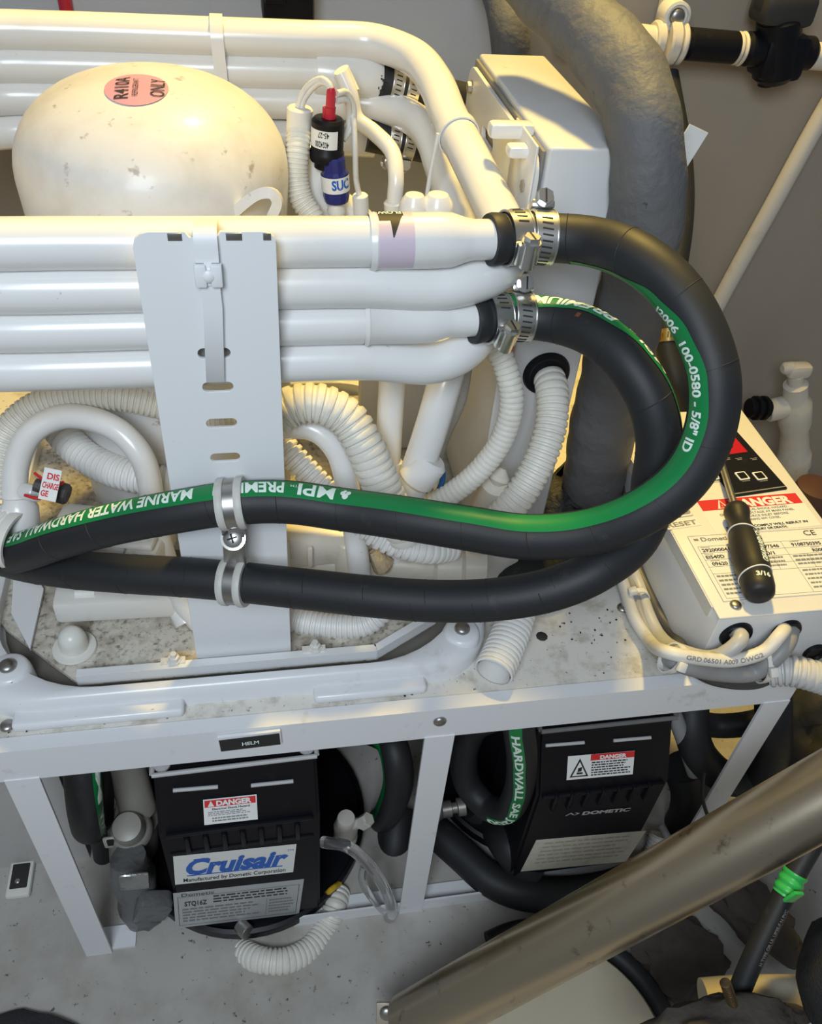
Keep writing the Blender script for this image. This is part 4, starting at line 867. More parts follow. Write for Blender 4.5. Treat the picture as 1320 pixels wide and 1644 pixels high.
obj('pipe', tube_bm(q_([(632, 570, .60), (627, 660, .62), (622, 760, .65), (618, 840, .67)]), .0095, .004, 28), PAINT, mp)
obj('pipe', tube_bm(q_([(728, 560, .60), (715, 610, .60), (695, 680, .61), (668, 760, .63), (645, 820, .65)]), .0120, .004, 28), PAINT, mp)
bm = NB(); cyl(bm, P(694, 735, d=.619), P(664, 775, d=.63), .0135, 28, bev=.003); cyl(bm, P(625, 735, d=.645), P(622, 760, d=.65), .0108, 28, bev=.002); obj('coupling', bm, PAINT, mp)
obj('pipe', tube_bm(q_([(745, 570, .63), (733, 640, .64), (705, 705, .655), (690, 760, .665)]), .0075, .004), mat('braided_sleeve', (.42, .39, .33), .7, bump=(400, .8, .001)), mp, label='woven grey sleeve')
pv = thing('pvc_manifold', P(600, 920, d=.68), 'cream plastic pipe manifold with tees above the pan right of the bracket', 'pipe')
obj('pipe', tube_bm(q_([(440, 902, .68), (560, 905, .68), (720, 909, .68), (780, 912, .68)]), .0150*.9, .004, 28), PVC, pv)
bm = NB(); cyl(bm, P(696, 910, d=.678), P(746, 912, d=.678), .0165, 28, bev=.003); obj('coupling', bm, PVC, pv)
bm = NB(); cyl(bm, P(566, 865, d=.66), P(564, 940, d=.68), .0135, 28, bev=.002); cyl(bm, P(545, 905, d=.68), P(590, 906, d=.68), .0158, 28, bev=.002); obj('tee', bm, PVC, pv)
bm = NB(); cyl(bm, P(780, 820, d=.70), P(800, 770, d=.66), .0125, 24, bev=.004); cyl(bm, P(808, 752, d=.655), P(795, 780, d=.66), .0085, 20, bev=.006); obj('elbow', bm, PVC, pv)
bm = NB(); q = P(520, 865, d=.665); bx(bm, q, (.085, .03, .032), None, .005); bx(bm, q+V((-.03, -.018, .0)), (.006, .006, .030), None, .001); bx(bm, q+V((-.012, -.018, .0)), (.004, .004, .020), None, .001); obj('strainer_housing', bm, PVC, pv)
bm = NB(); bb(bm, P(770, 900, d=.72)+V((0, 0, -.03)), P(800, 890, d=.72)+V((.02, .02, .012)), .004); obj('end_block', bm, NYLON, pv)
bm = NB(); lathe(bm, P(597, 884, d=.655), P(620, 916, d=.665)-P(597, 884, d=.655), [(0, 0), (.0045, 0), (.0065, .008), (.0085, .017), (.006, .020), (0, .020)], 12)
for v in bm.verts: v.co += V((R_.uniform(-1, 1),)*3)*.0008
obj('foam_plug', bm, CORK, label='frayed tan foam plug sticking up by the cream manifold', cat='plug')
bw = thing('colored_wires', P(700, 770, d=.66), 'blue wire loop beside the rightmost white pipe under the coil', 'wire')
obj('wire', tube_bm(q_([(692, 735, .655), (706, 742, .65), (711, 765, .65), (703, 790, .66), (690, 815, .67)]), .0022), mat('blue_wire', (.02, .12, .32), .4), bw)
# clear reservoir with seam, inside left (white pump body)
bm = NB(); q = P(180, 868, d=.64); Rz = Matrix.Rotation(-.25, 3, 'Z'); bx(bm, q, (.085, .045, .03), Rz, .006); bx(bm, q+V((.012, -.01, .018)), (.05, .03, .006), Rz, .002); obj('switch_housing', bm, NYLON, label='white plastic housing seen between the two black hose runs at the left', cat='housing')
bm = tube_bm(q_([(150, 852, .615), (190, 868, .612), (202, 860, .612), (200, 885, .614), (196, 895, .62)]), .0007, .002, 6); obj('thin_wire', bm, CABG, label='thin curled wire on the white plastic housing', cat='wire')
bm = NB(); q = P(190, 955, d=.665); Rz = Matrix.Rotation(-.03, 3, 'Z'); bx(bm, q, (.090, .035, .022), Rz, .004); q2 = P(118, 953, d=.655); cyl(bm, q2, q2+V((.02, .0, 0)), .011, 20, bev=.003); obj('pump_housing', bm, NYLON, label='white pump housing lying in the pan under the lower hose left of the bracket', cat='pump')
# base structure in coil : receiver / inner white wall
bm = NB(); bb(bm, (-.02, .30, .012), (.055, .315, .23), .003); obj('inner_panel', bm, SHEET, label='white upright sheet between compressor and electrical box', cat='panel')
obj('capillary', tube_bm(q_([(250, 840, .63), (262, 900, .65), (280, 960, .67), (300, 1000, .67)]), .009, .003), PAINT, mp)

# ================================================================ CONTROL BOX
CBZ = .080
fl = P(1156, 993, z=CBZ); rr1 = P(1189, 657, z=CBZ); CBX0, CBX1, CBY0, CBY1 = fl.x, rr1.x+.001, fl.y, rr1.y
CBX1 = max(CBX1, P(1320, 848, z=CBZ).x)
cb = thing('control_box', ((CBX0+CBX1)/2, (CBY0+CBY1)/2, 0), 'cream white control box with red display and danger labels on the shelf right end', 'control box')
CBM = mat('box_enamel', (.74, .72, .67), .35, dirt=(70, .66, .74, (.30, .25, .18), .6), dirt2=(9, .55, .8, (.62, .58, .50), .5))
bm = NB(); bb(bm, (CBX0+.001, CBY0+.001, .004), (CBX1-.001, CBY1-.001, CBZ-.002), .001); obj('box_body', bm, mat('box_body_m', (.68, .69, .70), .4, dirt=(20, .6, .8, (.42, .39, .33), .4)), cb, sharp=60)
bm = NB(); bb(bm, (CBX0, CBY0+.0, CBZ-.002), (CBX1, CBY1, CBZ), .0009); bb(bm, (CBX0-.0008, CBY0+.012, CBZ-.012), (CBX0+.0008, CBY1, CBZ-.001)); obj('box_lid', bm, CBM, cb, sharp=60)
ez = V((0, 0, 1)); up0 = V((0, 0, CBZ))
# display bezel
D = Decal.px((1098, 702), (1192, 690), (1128, 806), up0, ez); q_r = P(1268, 790, z=CBZ); W = (q_r-D.O).dot(D.ex)
b_l = P(1128, 806, z=CBZ); u_l = (b_l-D.O).dot(D.ex)*0
D.slab(0, 0, W, D.H, BLACK, 0, .0012, .001); D.z = .0013
def uv(px, py): q = P(px, py, z=CBZ)-D.O; return q.dot(D.ex), q.dot(D.ey)
a = uv(1160, 704); b = uv(1200, 727); D.rect(a[0]-.012, a[1], b[0], b[1], mat('display_red', (.50, .01, .02), .25))
a = uv(1176, 698); D.text('Dometic', a[0]-.022, a[1]+.001, .0042, PAPER, bold=.03)
for px in (1165, 1184, 1208): a = uv(px, 737); D.rect(a[0]-.003, a[1], a[0]+.004, a[1]+.0008, TXG); D.rect(a[0]-.002, a[1]+.0018, a[0]+.003, a[1]+.0026, TXG)
for px in (1143, 1191, 1219):
    a = uv(px, 766); s = .0052; D.slab(a[0]-s, a[1]-s, a[0]+s, a[1]+s, PAPER, .0012, .0018, .001); D.slab(a[0]-s*.72, a[1]-s*.72, a[0]+s*.72, a[1]+s*.72, BLACK, .0012, .0022, .0008); D.rect(a[0]-.004, a[1]+s+.001, a[0]+.004, a[1]+s+.0018, TXG)
a = uv(1145, 805); D.rect(0, D.H-.0035, W, D.H-.0022, TXG)
D.done('display_panel', cb)
# danger label
D = Decal.px((1116, 804), (1262, 792), (1146, 852), up0, ez)
def uv(px, py): q = P(px, py, z=CBZ)-D.O; return q.dot(D.ex), q.dot(D.ey)
W = uv(1282, 796)[0]; Hh = uv(1160, 858)[1]
D.slab(0, 0, W, Hh, PAPER, 0, .0003, .0015); D.z = .0004
r1_ = uv(1120, 822)[1]; D.rect(.001, .0008, W-.001, r1_, RED); D.text('DANGER', W*.30, r1_-.0012, r1_*.66, PAPER, w=W*.60, bold=.05)
D.poly([(W*.16, r1_-.001), (W*.27, r1_-.001), (W*.215, .002)], PAPER, .0007); D.poly([(W*.185, r1_-.0018), (W*.245, r1_-.0018), (W*.215, .0038)], RED, .0009); D.text('!', W*.210, r1_-.002, .003, PAPER, z=.0011)
lh = (Hh-r1_)/7.2
for k, (s, u, w_) in enumerate((('ELECTRICAL SHOCK HAZARD.', .30, .52), ('DISCONNECT VOLTAGE AT MAIN PANEL', .14, .72), ('OR SOURCE INLET BEFORE', .28, .50), ('OPENING ANY COVER.', .34, .34), ('', 0, 0), ('FAILURE TO COMPLY WILL RESULT IN', .12, .78), ('INJURY OR DEATH.', .36, .32))):
    if s: D.text(s, W*u, r1_+lh*(k+.95), lh*.62, TXG if k < 5 else TXK, w=W*w_, bold=.01 if k < 5 else .03)
D.done('danger_label', cb, 'white and red danger label')
# reset button
D = Decal.px((1072, 812), (1102, 808), (1090, 850), up0, ez)
def uv(px, py): q = P(px, py, z=CBZ)-D.O; return q.dot(D.ex), q.dot(D.ey)
a = uv(1093, 818); D.slab(a[0]-.009, a[1]-.009, a[0]+.008, a[1]+.009, NYLON, 0, .0010, .003); D.slab(a[0]-.007, a[1]-.007, a[0]+.006, a[1]+.007, CABG, .0005, .0014, .0025)
D.slab(a[0]-.0045, a[1]-.0045, a[0]+.0035, a[1]+.0045, NYLON, .0010, .004, .0015)
a = uv(1073, 848); b = uv(1121, 842); D.rect(a[0]-.001, a[1]-.0075, b[0]+.002, a[1]+.002, PAPER); D.text('RESET', a[0], a[1], .0050, TXG, w=(b[0]-a[0]), bold=.02); D.done('reset_button', cb)
# data label
D = Decal.px((1103, 862), (1290, 850), (1170, 968), up0, ez)
def uv(px, py): q = P(px, py, z=CBZ)-D.O; return q.dot(D.ex), q.dot(D.ey)
W = CBX1-D.O.x-.004; Hh = uv(1170, 966)[1]
D.slab(0, 0, W, Hh, PAPER, 0, .0003, .002); D.z = .0004
D.frame(.0, 0, W, Hh, .0003, TXG)
D.rect(.004, .003, .008, .0055, TXG); D.text('Dometic', .010, .0065, .0042, TXG, bold=.02, w=.026); D.text('CE', W*.82, .0075, .0058, TXK, w=.0105, bold=.0)
y0 = .012
rows = [(y0, .42), (y0+.0075, .42), (y0+.015, .42), (y0+.0225, .42), (y0+.030, .42)]
for k, (yy, _) in enumerate(rows+[(Hh-.003, 0)]): D.rect(.004, yy, W-.003, yy+.00025, TXK)
for u in (.004, W*.36, W*.62, W-.003): D.rect(u, y0, u+.00025, Hh-.003, TXK)
for u in (W*.2, W*.75, W*.5): D.rect(u, y0+.015, u+.00025, y0+.030, TXK)
for s, u, k in (('292000041', .006, 0), ('EI540D', .006, 1), ('09620', .008, 2), ('30297546', W*.42, 0), ('9108750395', W*.68, 0), ('50/60/1', W*.38, 1), ('R0000', W*.80, 1)):
    D.rect(u, y0+.0075*k+.001, u+.008, y0+.0075*k+.0016, TXG); D.text(s, u, y0+.0075*k+.0064, .0034, TXK, bold=.02, w=len(s)*.0026)
D.lines(.006, y0+.032, W*.34, Hh-.004, 5, TXG, .4, 3); D.lines(W*.38, y0+.0165, W*.6, y0+.029, 3, TXG, .4, 5); D.lines(W*.64, y0+.0165, W-.005, y0+.029, 3, TXG, .4, 6); D.lines(W*.64, y0+.032, W-.005, Hh-.004, 5, TXG, .35, 8)
D.text('POWERED BY', .006, Hh-.0085, .0026, TXK, w=.02) if 0 else None
D.done('rating_label', cb, 'white data label with rows of print')
q = P(1181, 972, z=CBZ); bm = NB(); screw(bm, (q.x, q.y, CBZ), (0, 0, 1), .0045); s = obj('lid_screw', bm, ZINC, cb); bm = NB(); cross(bm, (q.x, q.y, CBZ-.0008), (0, 0, 1), .0040); obj('screw_slot', bm, DARK, s, smooth=False)
q = P(1187, 668, z=CBZ); bm = NB(); screw(bm, (q.x-.006, q.y, CBZ), (0, 0, 1), .0035); obj('lid_screw', bm, ZINC, cb)
gs = []
for (px, py, r) in ((1182, 1019, .0130), (1263, 1013, .0118), (1308, 1048, .0095)):
    q = P(px, py, y=CBY0); gs.append(q); bm = NB(); lathe(bm, (q.x, CBY0+.0005, q.z), (0, -1, 0), [(r, -.001), (r, .001), (r*.92, .0028), (r*.70, .0028), (r*.62, .001), (0, .001)], 30); obj('grommet', bm, BLACK, cb)

# ---------------------------------------------------------------- screwdriver resting on the box
sd = thing('screwdriver', P(1195, 880, z=CBZ), 'black handled screwdriver with white rings lying on the control box label', 'screwdriver')
h1 = P(1222, 958, z=CBZ+.0135); h0 = P(1181, 815, z=CBZ+.0115); axd = (h0-h1).normalized(); Lh = (h0-h1).length
bm = NB(); pr = [(0, -.0), (.0075, .0004), (.0108, .003), (.0122, .009), (.0126, .018), (.0124, .0185), (.0134, .030), (.0136, .045), (.0130, .058), (.0118, .066), (.0098, .074), (.0086, .080), (.0088, .086), (.0104, .093), (.0106, .0965), (.0094, .100), (.004, .1015), (0, .1015)]
k_ = Lh/.1015; pr = [(r*.98, h*k_) for r, h in pr]; lathe(bm, h1, axd, pr, 40); hd = obj('handle', bm, mat('soft_grip', (.018, .018, .020), .5), sd)
for h, r, tl in ((.021, .0126, .35), (.068, .0115, -.35)):
    a_, n_, b_ = frame(axd, (0, 0, 1)); c = h1+axd*h*k_
    ring = [c+(n_*math.cos(t)+b_*math.sin(t))*(r*.985 if 0 else r*.99)+axd*(tl*r*math.sin(t)*.6) for t in [2*math.pi*i/30 for i in range(31)]]
    obj('ring', tube_bm(Path(ring, .002), .0006, .002, 8), PAPER, hd)
tip = P(1158, 742, z=CBZ+.010); bm = NB(); d_ = (tip-h0).normalized(); tube_bm([h0-d_*.004, h0+d_*.05, P(1150, 715, z=CBZ+.008)], .0029, .004, 14, bm); obj('shaft', bm, ZINC, sd)
a_, n_, b_ = frame(axd, -FW); ph = Path([h1+axd*.001, h0], .003, dirs=[-FW+RT*.3, -FW+RT*.3]); bm = NB()
def rhand(x):
    for (r, h), (r2, h2) in zip(pr, pr[1:]):
        if h <= x <= h2: return r+(r2-r)*(x-h)/max(h2-h, 1e-6)
    return .012
vs, fs, L = glyphs('GEARWRENCH', .04); q = [bm.verts.new(ph.surf(.026*k_+x/L*.036, -(y-.5)*.0052/.0135, rhand(.027*k_+x/L*.036)+.0003)) for x, y in vs]
for f in fs:
    try: bm.faces.new([q[i] for i in f])
    except ValueError: pass
vs, fs, L = glyphs('3/16', .04); ph2 = Path([h1+axd*.001, h0], .003, dirs=[-FW, -FW])
q = [bm.verts.new(ph2.surf(.0095*k_+y*.0042, (x/L-.5)*.0105/.012, rhand(.0095*k_+y*.0042)+.0004)) for x, y in vs]
for f in fs:
    try: bm.faces.new([q[i] for i in f])
    except ValueError: pass
obj('handle_print', bm, TXW, hd, smooth=False)

# ---------------------------------------------------------------- cable bundle and ties
def cable(pts, r, mt, label): return obj('cable', tube_bm(pts, r, .003, 18), mt, label=label, cat='cable')
wc = [P(985, 890, z=.02), P(1005, 950, z=.012), P(1018, 990, z=.012), P(1040, 1025, z=.013), P(1075, 1048, y=-.012), P(1130, 1058, y=-.018), P(1180, 1060, y=-.019), P(1228, 1045, y=-.018), P(1252, 1020, y=-.012), gs[1]+V((.002, .004, 0))]
cbl = cable(wc, .0052, CABW, 'white printed cable sweeping round the control box corner into the second grommet')
pw = Path(wc, .003, dirs=[img(0, -.1, 1)]*len(wc)); bm = NB(); warp_text(bm, 'GRD 06501 A009 OWG2', pw, pw.near(1095, 1053), .0054, .0034, 1, .1, .02, scale=(pw.near(1225, 1048)-pw.near(1095, 1053))/glyphs('GRD 06501 A009 OWG2', .02)[2]); obj('cable_print', bm, TXG, cbl, smooth=False)
cable([P(1000, 880, z=.022), P(1025, 940, z=.010), P(1040, 985, z=.010), P(1058, 1020, z=.012), P(1100, 1048, y=-.006), P(1140, 1056, y=-.010), P(1170, 1045, y=-.014), P(1190, 1025, y=-.010), gs[0]+V((0, .004, 0))], .0058, CABG if 0 else mat('pale_cable', (.46, .46, .45), .4), 'pale grey cable entering the first grommet of the control box')
cable([P(995, 885, z=.012), P(1013, 935, z=.008), P(1024, 975, z=.008), P(1048, 1030, z=.008), P(1090, 1065, y=-.014), P(1150, 1080, y=-.016), P(1210, 1080, y=-.016), P(1240, 1060, y=-.016), P(1262, 1035, y=-.010), gs[1]+V((.008, .006, 0))], .0066, CABG, 'dark grey cable lowest in the bundle round the control box corner')
cable([P(1010, 885, z=.012), P(1036, 940, z=.006), P(1060, 990, z=.006), P(1085, 1025, z=.006), P(1100, 1060, y=-.006), P(1150, 1088, y=-.010), P(1215, 1092, y=-.010), P(1240, 1080, y=-.012)], .0068, mat('charcoal_cable', (.06, .06, .062), .45), 'charcoal cable under the bundle on the rack front rail')
cable([P(1020, 900, z=.010), P(1050, 960, z=.006), P(1075, 1000, z=.006), P(1100, 1030, z=.006)], .0045, CABW, 'short white cable against the left side of the control box')
def ztie(px, py, ps_, r, label, hd_=None):
    p, t_, n, b = ps_.at(ps_.near(px, py)); t = thing('cable_tie', p, label, 'cable tie', 'nylon cable ties on the bundle')
    bm = NB(); a_, n_, b_ = frame(t_, -FW); c = p+V((0, 0, -.002))+b_*.0
    lathe(bm, c-a_*.0022-FW*-.002, a_, [(r, 0), (r+.0013, 0), (r+.0013, .0046), (r, .0046), (r, 0)], 28, sx=.75); obj('tie_loop', bm, NYLON, t)
    bm = NB(); R = Matrix((a_, b_, n_)).transposed(); bx(bm, c+n_*(r+.001)-FW*-.002+b_*.003, (.0065, .0075, .0050), R, .001); obj('tie_head', bm, NYLON, t)
pz = Path([P(1012, 940, z=.009), P(1030, 980, z=.009), P(1050, 1015, z=.009)], .003); ztie(1028, 960, pz, .0145, 'broad nylon tie round the cables near the shelf screw')
pz = Path([P(1050, 1045, y=-.010), P(1085, 1056, y=-.012), P(1130, 1070, y=-.014)], .003); ztie(1082, 1052, pz, .0125, 'nylon tie round the cables below the control box corner')
pz = Path([P(1180, 1068, y=-.014), P(1230, 1065, y=-.014), P(1270, 1055, y=-.014)], .003); ztie(1228, 1062, pz, .0155, 'white nylon tie round the cables left of the grey conduit')
cond('conduit', [P(1232, 1078, y=-.012), P(1262, 1076, y=-.016), P(1295, 1082, y=-.022), P(1345, 1098, y=-.03)], .0125, .0052, 'grey corrugated conduit leaving the cable bundle to the right', mt=CORRG, amp=.15)
# ================================================================ LOWER UNITS
def enclosure(name, label, O, wd, rot, zt, zm, zb, dep, tilt):
    """local x across, y back; upper face leans; returns thing + transforms"""
    R = Matrix.Rotation(rot, 3, 'Z'); O = V(O)
    def L(x, y, z): return O+R @ V((x, y, 0))+V((0, 0, z))
    par = name
    prof = [(0, zb), (0, zm), (tilt, zt-.012), (tilt, zt), (dep, zt), (dep, zb)]
    bm = NB(); A = [bm.verts.new(L(0, y, z)) for y, z in prof]; B = [bm.verts.new(L(wd, y, z)) for y, z in prof]
    bm.faces.new(A); bm.faces.new(B[::-1])
    for k in range(6): bm.faces.new([A[k], B[k], B[(k+1) % 6], A[(k+1) % 6]])
    bmesh.ops.recalc_face_normals(bm, faces=bm.faces); bmesh.ops.bevel(bm, geom=list(bm.edges), offset=.003, segments=2, affect='EDGES')
    t = obj('electrical_enclosure', bm, BLACK, par, label=label)
    return t, L, R
def rim_edge(t, L, wd, z, tilt, dep, mt):
    bm = NB()
    for a, b in (((0, tilt-.001), (wd, tilt-.001)), ((0, tilt), (0, tilt+.02)), ((wd, tilt), (wd, tilt+.02))): tube_bm([L(a[0], a[1], z), L(b[0], b[1], z)], .0022, .01, 10, bm)
    obj('silver_rim', bm, mt, t)
# round base pan under unit 1
def floor_unit(cx, cy, r, label, extra=None):
    t = thing('unit_base', (cx, cy, -.36), label, 'air conditioner')
    bm = NB(); lathe(bm, (cx, cy, -.3595), (0, 0, 1), [(0, 0), (r*.96, 0), (r, .006), (r, .018), (r*.97, .020), (r*.95, .012), (0, .012)], 56); obj('base_pan', bm, BLACK, t)
    bm = NB(); lathe(bm, (cx, cy+.02, -.35), (0, 0, 1), [(0, 0), (r*.55, 0), (r*.58, .01), (r*.58, .16), (r*.5, .19), (r*.3, .205), (0, .21)], 40); obj('compressor_can', bm, BLACK, t)
    return t
# unit 1 -------------------------------------------------
W1 = .1350; O1 = (-.2175, .002, 0); rot1 = math.radians(1)
ac1 = floor_unit(-.150, .115, .125, 'compact air conditioner under the left shelf, its black box bearing a blue lettered plate')
u1, L1, R1 = enclosure(ac1, 'black box with blue lettered plate', O1, W1, rot1, -.099, -.150, -.338, .10, .028)
RIM = mat('rim_grey', (.50, .50, .50), .45)
rim_edge(u1, L1, W1, -.099, .028, .1, RIM)
def face_n(Rr, top): 
    return Rr @ V((0, -1, 0)) if not top else None
nf = R1 @ V((0, -1, 0)); tt = V(L1(0, .028, -.111))-V(L1(0, 0, -.150)); nt_ = (R1 @ V((1, 0, 0))).cross(tt).normalized()
nt_ = nt_ if nt_.dot(-FW) > 0 else -nt_
ptT = L1(0, 0, -.150)+nt_*.0004; ptF = L1(0, 0, -.2)+nf*.0004
def slots_(t, pl, n, lst, mt):
    for (p0, p1, r) in lst:
        bm = NB()
        q0 = P(*p0, pl=(pl, n)); q1 = P(*p1, pl=(pl, n)); tube_bm([q0, q1], r, .004, 10, bm); obj('lid_clip', bm, mt, t)
slots_(u1, ptT, nt_, [((278, 1269), (350, 1263), .0018), ((403, 1261), (471, 1254), .0018)], RIM)
bm = NB()
for k in range(7):
    q = L1(.022+k*.0155, -.0005, -.168); bx(bm, q, (.0045, .008, .026), R1, .0015)
bx(bm, L1(W1/2, -.0005, -.1495), (W1-.012, .005, .004), R1, .0015); bx(bm, L1(W1/2, -.0005, -.181), (W1-.012, .004, .003), R1, .001)
obj('vent_ribs', bm, BLACK, u1)
D = Decal.px((326, 1284), (412, 1275), (323, 1325), ptT, nt_); W, Hh = D.W, D.H
D.slab(0, 0, W, Hh, PAPER, 0, .0004); D.z = .0005; D.rect(.001, .001, W-.001, Hh*.32, RED); D.text('DANGER', W*.24, Hh*.28, Hh*.19, PAPER, w=W*.66, bold=.05); D.poly([(W*.08, Hh*.29), (W*.20, Hh*.29), (W*.14, Hh*.06)], PAPER, .0008)
D.text('Electrical Shock Hazard', W*.16, Hh*.44, Hh*.08, TXK, w=W*.7, bold=.02); D.lines(W*.08, Hh*.5, W*.93, Hh*.70, 3, TXG, .45, 2); D.lines(W*.15, Hh*.74, W*.85, Hh*.95, 2, TXG, .5, 4); D.done('danger_label', u1, 'white and red danger label')
D = Decal.px((278, 1375), (476, 1355), (288, 1419), ptF, nf); W, Hh = D.W, D.H
D.slab(0, 0, W, Hh, PAPER, 0, .0005); D.z = .0006
D.text('Cruisair', W*.075, Hh*.66, Hh*.50, BLUE, w=W*.84, bold=.045, ital=.18); D.rect(W*.10, Hh*.70, W*.90, Hh*.735, BLUE); D.rect(W*.16, Hh*.15, W*.28, Hh*.19, BLUE)
D.text('Manufactured by Dometic Corporation', W*.07, Hh*.93, Hh*.13, TXK, w=W*.86, bold=.01); D.text('TM', W*.925, Hh*.2, Hh*.06, BLUE); D.done('name_plate', u1, 'white plate with blue italic brand lettering')
D = Decal.px((278, 1434), (488, 1411), (288, 1489), ptF, nf); W, Hh = D.W, D.H
D.slab(0, 0, W, Hh, SILVERL, 0, .0005); D.z = .0006; D.frame(W*.03, Hh*.12, W*.97, Hh*.93, .0004, TXK)
D.text('Dometic', W*.06, Hh*.11, Hh*.08, TXK); D.text('STQ16Z', W*.08, Hh*.38, Hh*.12, TXK, w=W*.17, bold=.02); D.lines(W*.30, Hh*.17, W*.94, Hh*.4, 3, TXK, .4, 9); D.lines(W*.06, Hh*.46, W*.70, Hh*.88, 5, TXG, .4, 10); D.lines(W*.74, Hh*.46, W*.94, Hh*.88, 5, TXG, .4, 11); D.rect(W*.72, Hh*.42, W*.722, Hh*.9, TXK); D.done('rating_label', u1, 'silver data label')
bm = NB(); q = L1(W1-.008, .036, -.098); lathe(bm, q, (0, 0, 1), [(.007, -.001), (.007, .001), (.004, .0012), (.0035, .004), (0, .0045)], 16); q = L1(.008, .036, -.098); lathe(bm, q, (0, 0, 1), [(.007, -.001), (.007, .001), (.004, .0012), (.0035, .004), (0, .0045)], 16); obj('corner_boss', bm, RIM, u1)
# unit 2 -------------------------------------------------
ac2 = floor_unit(.175, .150, .120, 'compact air conditioner under the right shelf, its black box bearing grey lettering')
W2 = .128; u2_, L2, R2 = enclosure(ac2, 'black box with grey lettering', (.113, .002, 0), W2, math.radians(0), -.094, -.158, -.320, .10, .028)
rim_edge(u2_, L2, W2, -.094, .028, .1, mat('rim_dark', (.16, .16, .16), .4))
nf2 = R2 @ V((0, -1, 0)); tt = L2(0, .028, -.106)-L2(0, 0, -.158); nt2 = (R2 @ V((1, 0, 0))).cross(tt).normalized(); nt2 = nt2 if nt2.dot(-FW) > 0 else -nt2
pT2 = L2(0, 0, -.158)+nt2*.0004; pF2 = L2(0, 0, -.2)+nf2*.0004
slots_(u2_, pT2, nt2, [((876, 1197), (938, 1192), .0016), ((985, 1189), (1045, 1184), .0016)], RIM)
bm = NB()
for k in range(7): bx(bm, L2(.018+k*.0150, -.0005, -.168), (.0045, .008, .026), R2, .0015)
bx(bm, L2(W2/2, -.0005, -.158), (W2-.01, .005, .004), R2, .0015); obj('vent_ribs', bm, BLACK, u2_)
D = Decal.px((912, 1214), (1019, 1205), (922, 1251), pT2, nt2); W, Hh = D.W, D.H
D.slab(0, 0, W, Hh, PAPER, 0, .0004); D.z = .0005; D.rect(W*.34, .0, W, Hh*.26, RED); D.text('DANGER', W*.48, Hh*.22, Hh*.15, PAPER, w=W*.4, bold=.05)
D.poly([(W*.04, Hh*.90), (W*.32, Hh*.90), (W*.18, Hh*.12)], TXK, .0007); D.poly([(W*.075, Hh*.84), (W*.285, Hh*.84), (W*.18, Hh*.26)], PAPER, .0009); D.rect(W*.14, Hh*.70, W*.23, Hh*.78, TXK, .0011); D.poly([(W*.15, Hh*.68), (W*.21, Hh*.66), (W*.22, Hh*.48), (W*.16, Hh*.52)], TXK, .0011)
D.lines(W*.36, Hh*.32, W*.97, Hh*.95, 6, TXK, .5, 12); D.done('danger_label', u2_, 'white warning label with triangle')
D = Decal.px((910, 1304), (1017, 1295), (912, 1316), pF2, nf2); W = D.W; D.z = .0003
D.text('DOMETIC', W*.25, .0068, .0058, mat('silver_print', (.42, .42, .41), .4), w=W*.72, bold=.05); D.poly([(0, .0062), (W*.07, .0012), (W*.14, .0055), (W*.11, .0058), (W*.07, .0032), (W*.02, .0066)], MATS['silver_print']); D.poly([(W*.12, .0008), (W*.21, .0035), (W*.13, .0075), (W*.17, .0038)], MATS['silver_print']); D.done('lettering', u2_, 'grey raised lettering')
D = Decal.px((858, 1349), (1041, 1333), (842, 1398), pF2, nf2); W, Hh = (D.W), D.H
D.slab(.002, 0, W*.98, Hh, PAPERY, 0, .0005); D.z = .0006; D.lines(W*.10, Hh*.10, W*.92, Hh*.85, 6, mat('faint_print', (.42, .40, .34), .6), .3, 13); D.done('rating_label', u2_, 'aged cream data label')
# ---------------------------------------------------------------- hoses under the shelf
def hose(name, pts, r, label, stripe=None, text=None, cat='hose', mt=None):
    p = Path(pts, .004, dirs=stripe[0] if stripe else None)
    o = obj(name, tube_bm(p, r, seg=28), mt or RUB, label=label, cat=cat)
    if stripe:
        bm = NB(); strip(bm, p, stripe[1]*p.L, stripe[2]*p.L, -.40, .40, r+.00025, 6, .003); s = obj('green_stripe', bm, GREEN, o)
        if text:
            bm = NB(); t0, t1 = p.near(*text[1]), p.near(*text[2]); warp_text(bm, text[0], p, t0, r+.0005, .0068, 1 if t1 > t0 else -1, 0, .035, scale=abs(t1-t0)/glyphs(text[0], .035)[2]); obj('hose_print', bm, TXW, s, smooth=False)
    return o
hose('water_hose', y_([(125, 1120, .16), (128, 1190, .07), (133, 1260, .045), (138, 1310, .05), (150, 1330, .10), (200, 1300, .18)]), .0150, 'black hose hanging beside the left rack leg with green stripe edge', ([img(1, -.0, .25)]*6, .1, .72), ('M WATER M', (160, 1225), (168, 1320)))
hose('water_hose', y_([(590, 1170, .14), (630, 1195, .09), (640, 1240, .07), (630, 1290, .075), (605, 1318, .12), (585, 1290, .18), (575, 1220, .22)]), .0150, 'black hose loop with dark green inner stripe left of the middle rack leg', ([img(-1, 0, .12)]*7, .1, .9))
ring = [(790, 1150, .045), (760, 1170, .07), (745, 1210, .07), (752, 1260, .06), (782, 1295, .04), (812, 1300, .025), (832, 1270, .015), (838, 1220, .012), (834, 1175, .012), (828, 1140, .015), (815, 1108, .03)]
hose('water_hose', y_(ring), .0135, 'round black hose loop with green HARDWALL stripe right of the middle rack leg', ([img(0, .1, 1)]*4+[img(.2, .3, 1), img(.1, .2, 1), img(-.1, .1, 1), img(-.25, 0, 1), img(-.3, 0, 1), img(-.3, 0, 1), img(-.3, 0, 1)], .46, .995), ('HARDWALL SAE J200', (824, 1160), (795, 1303)))
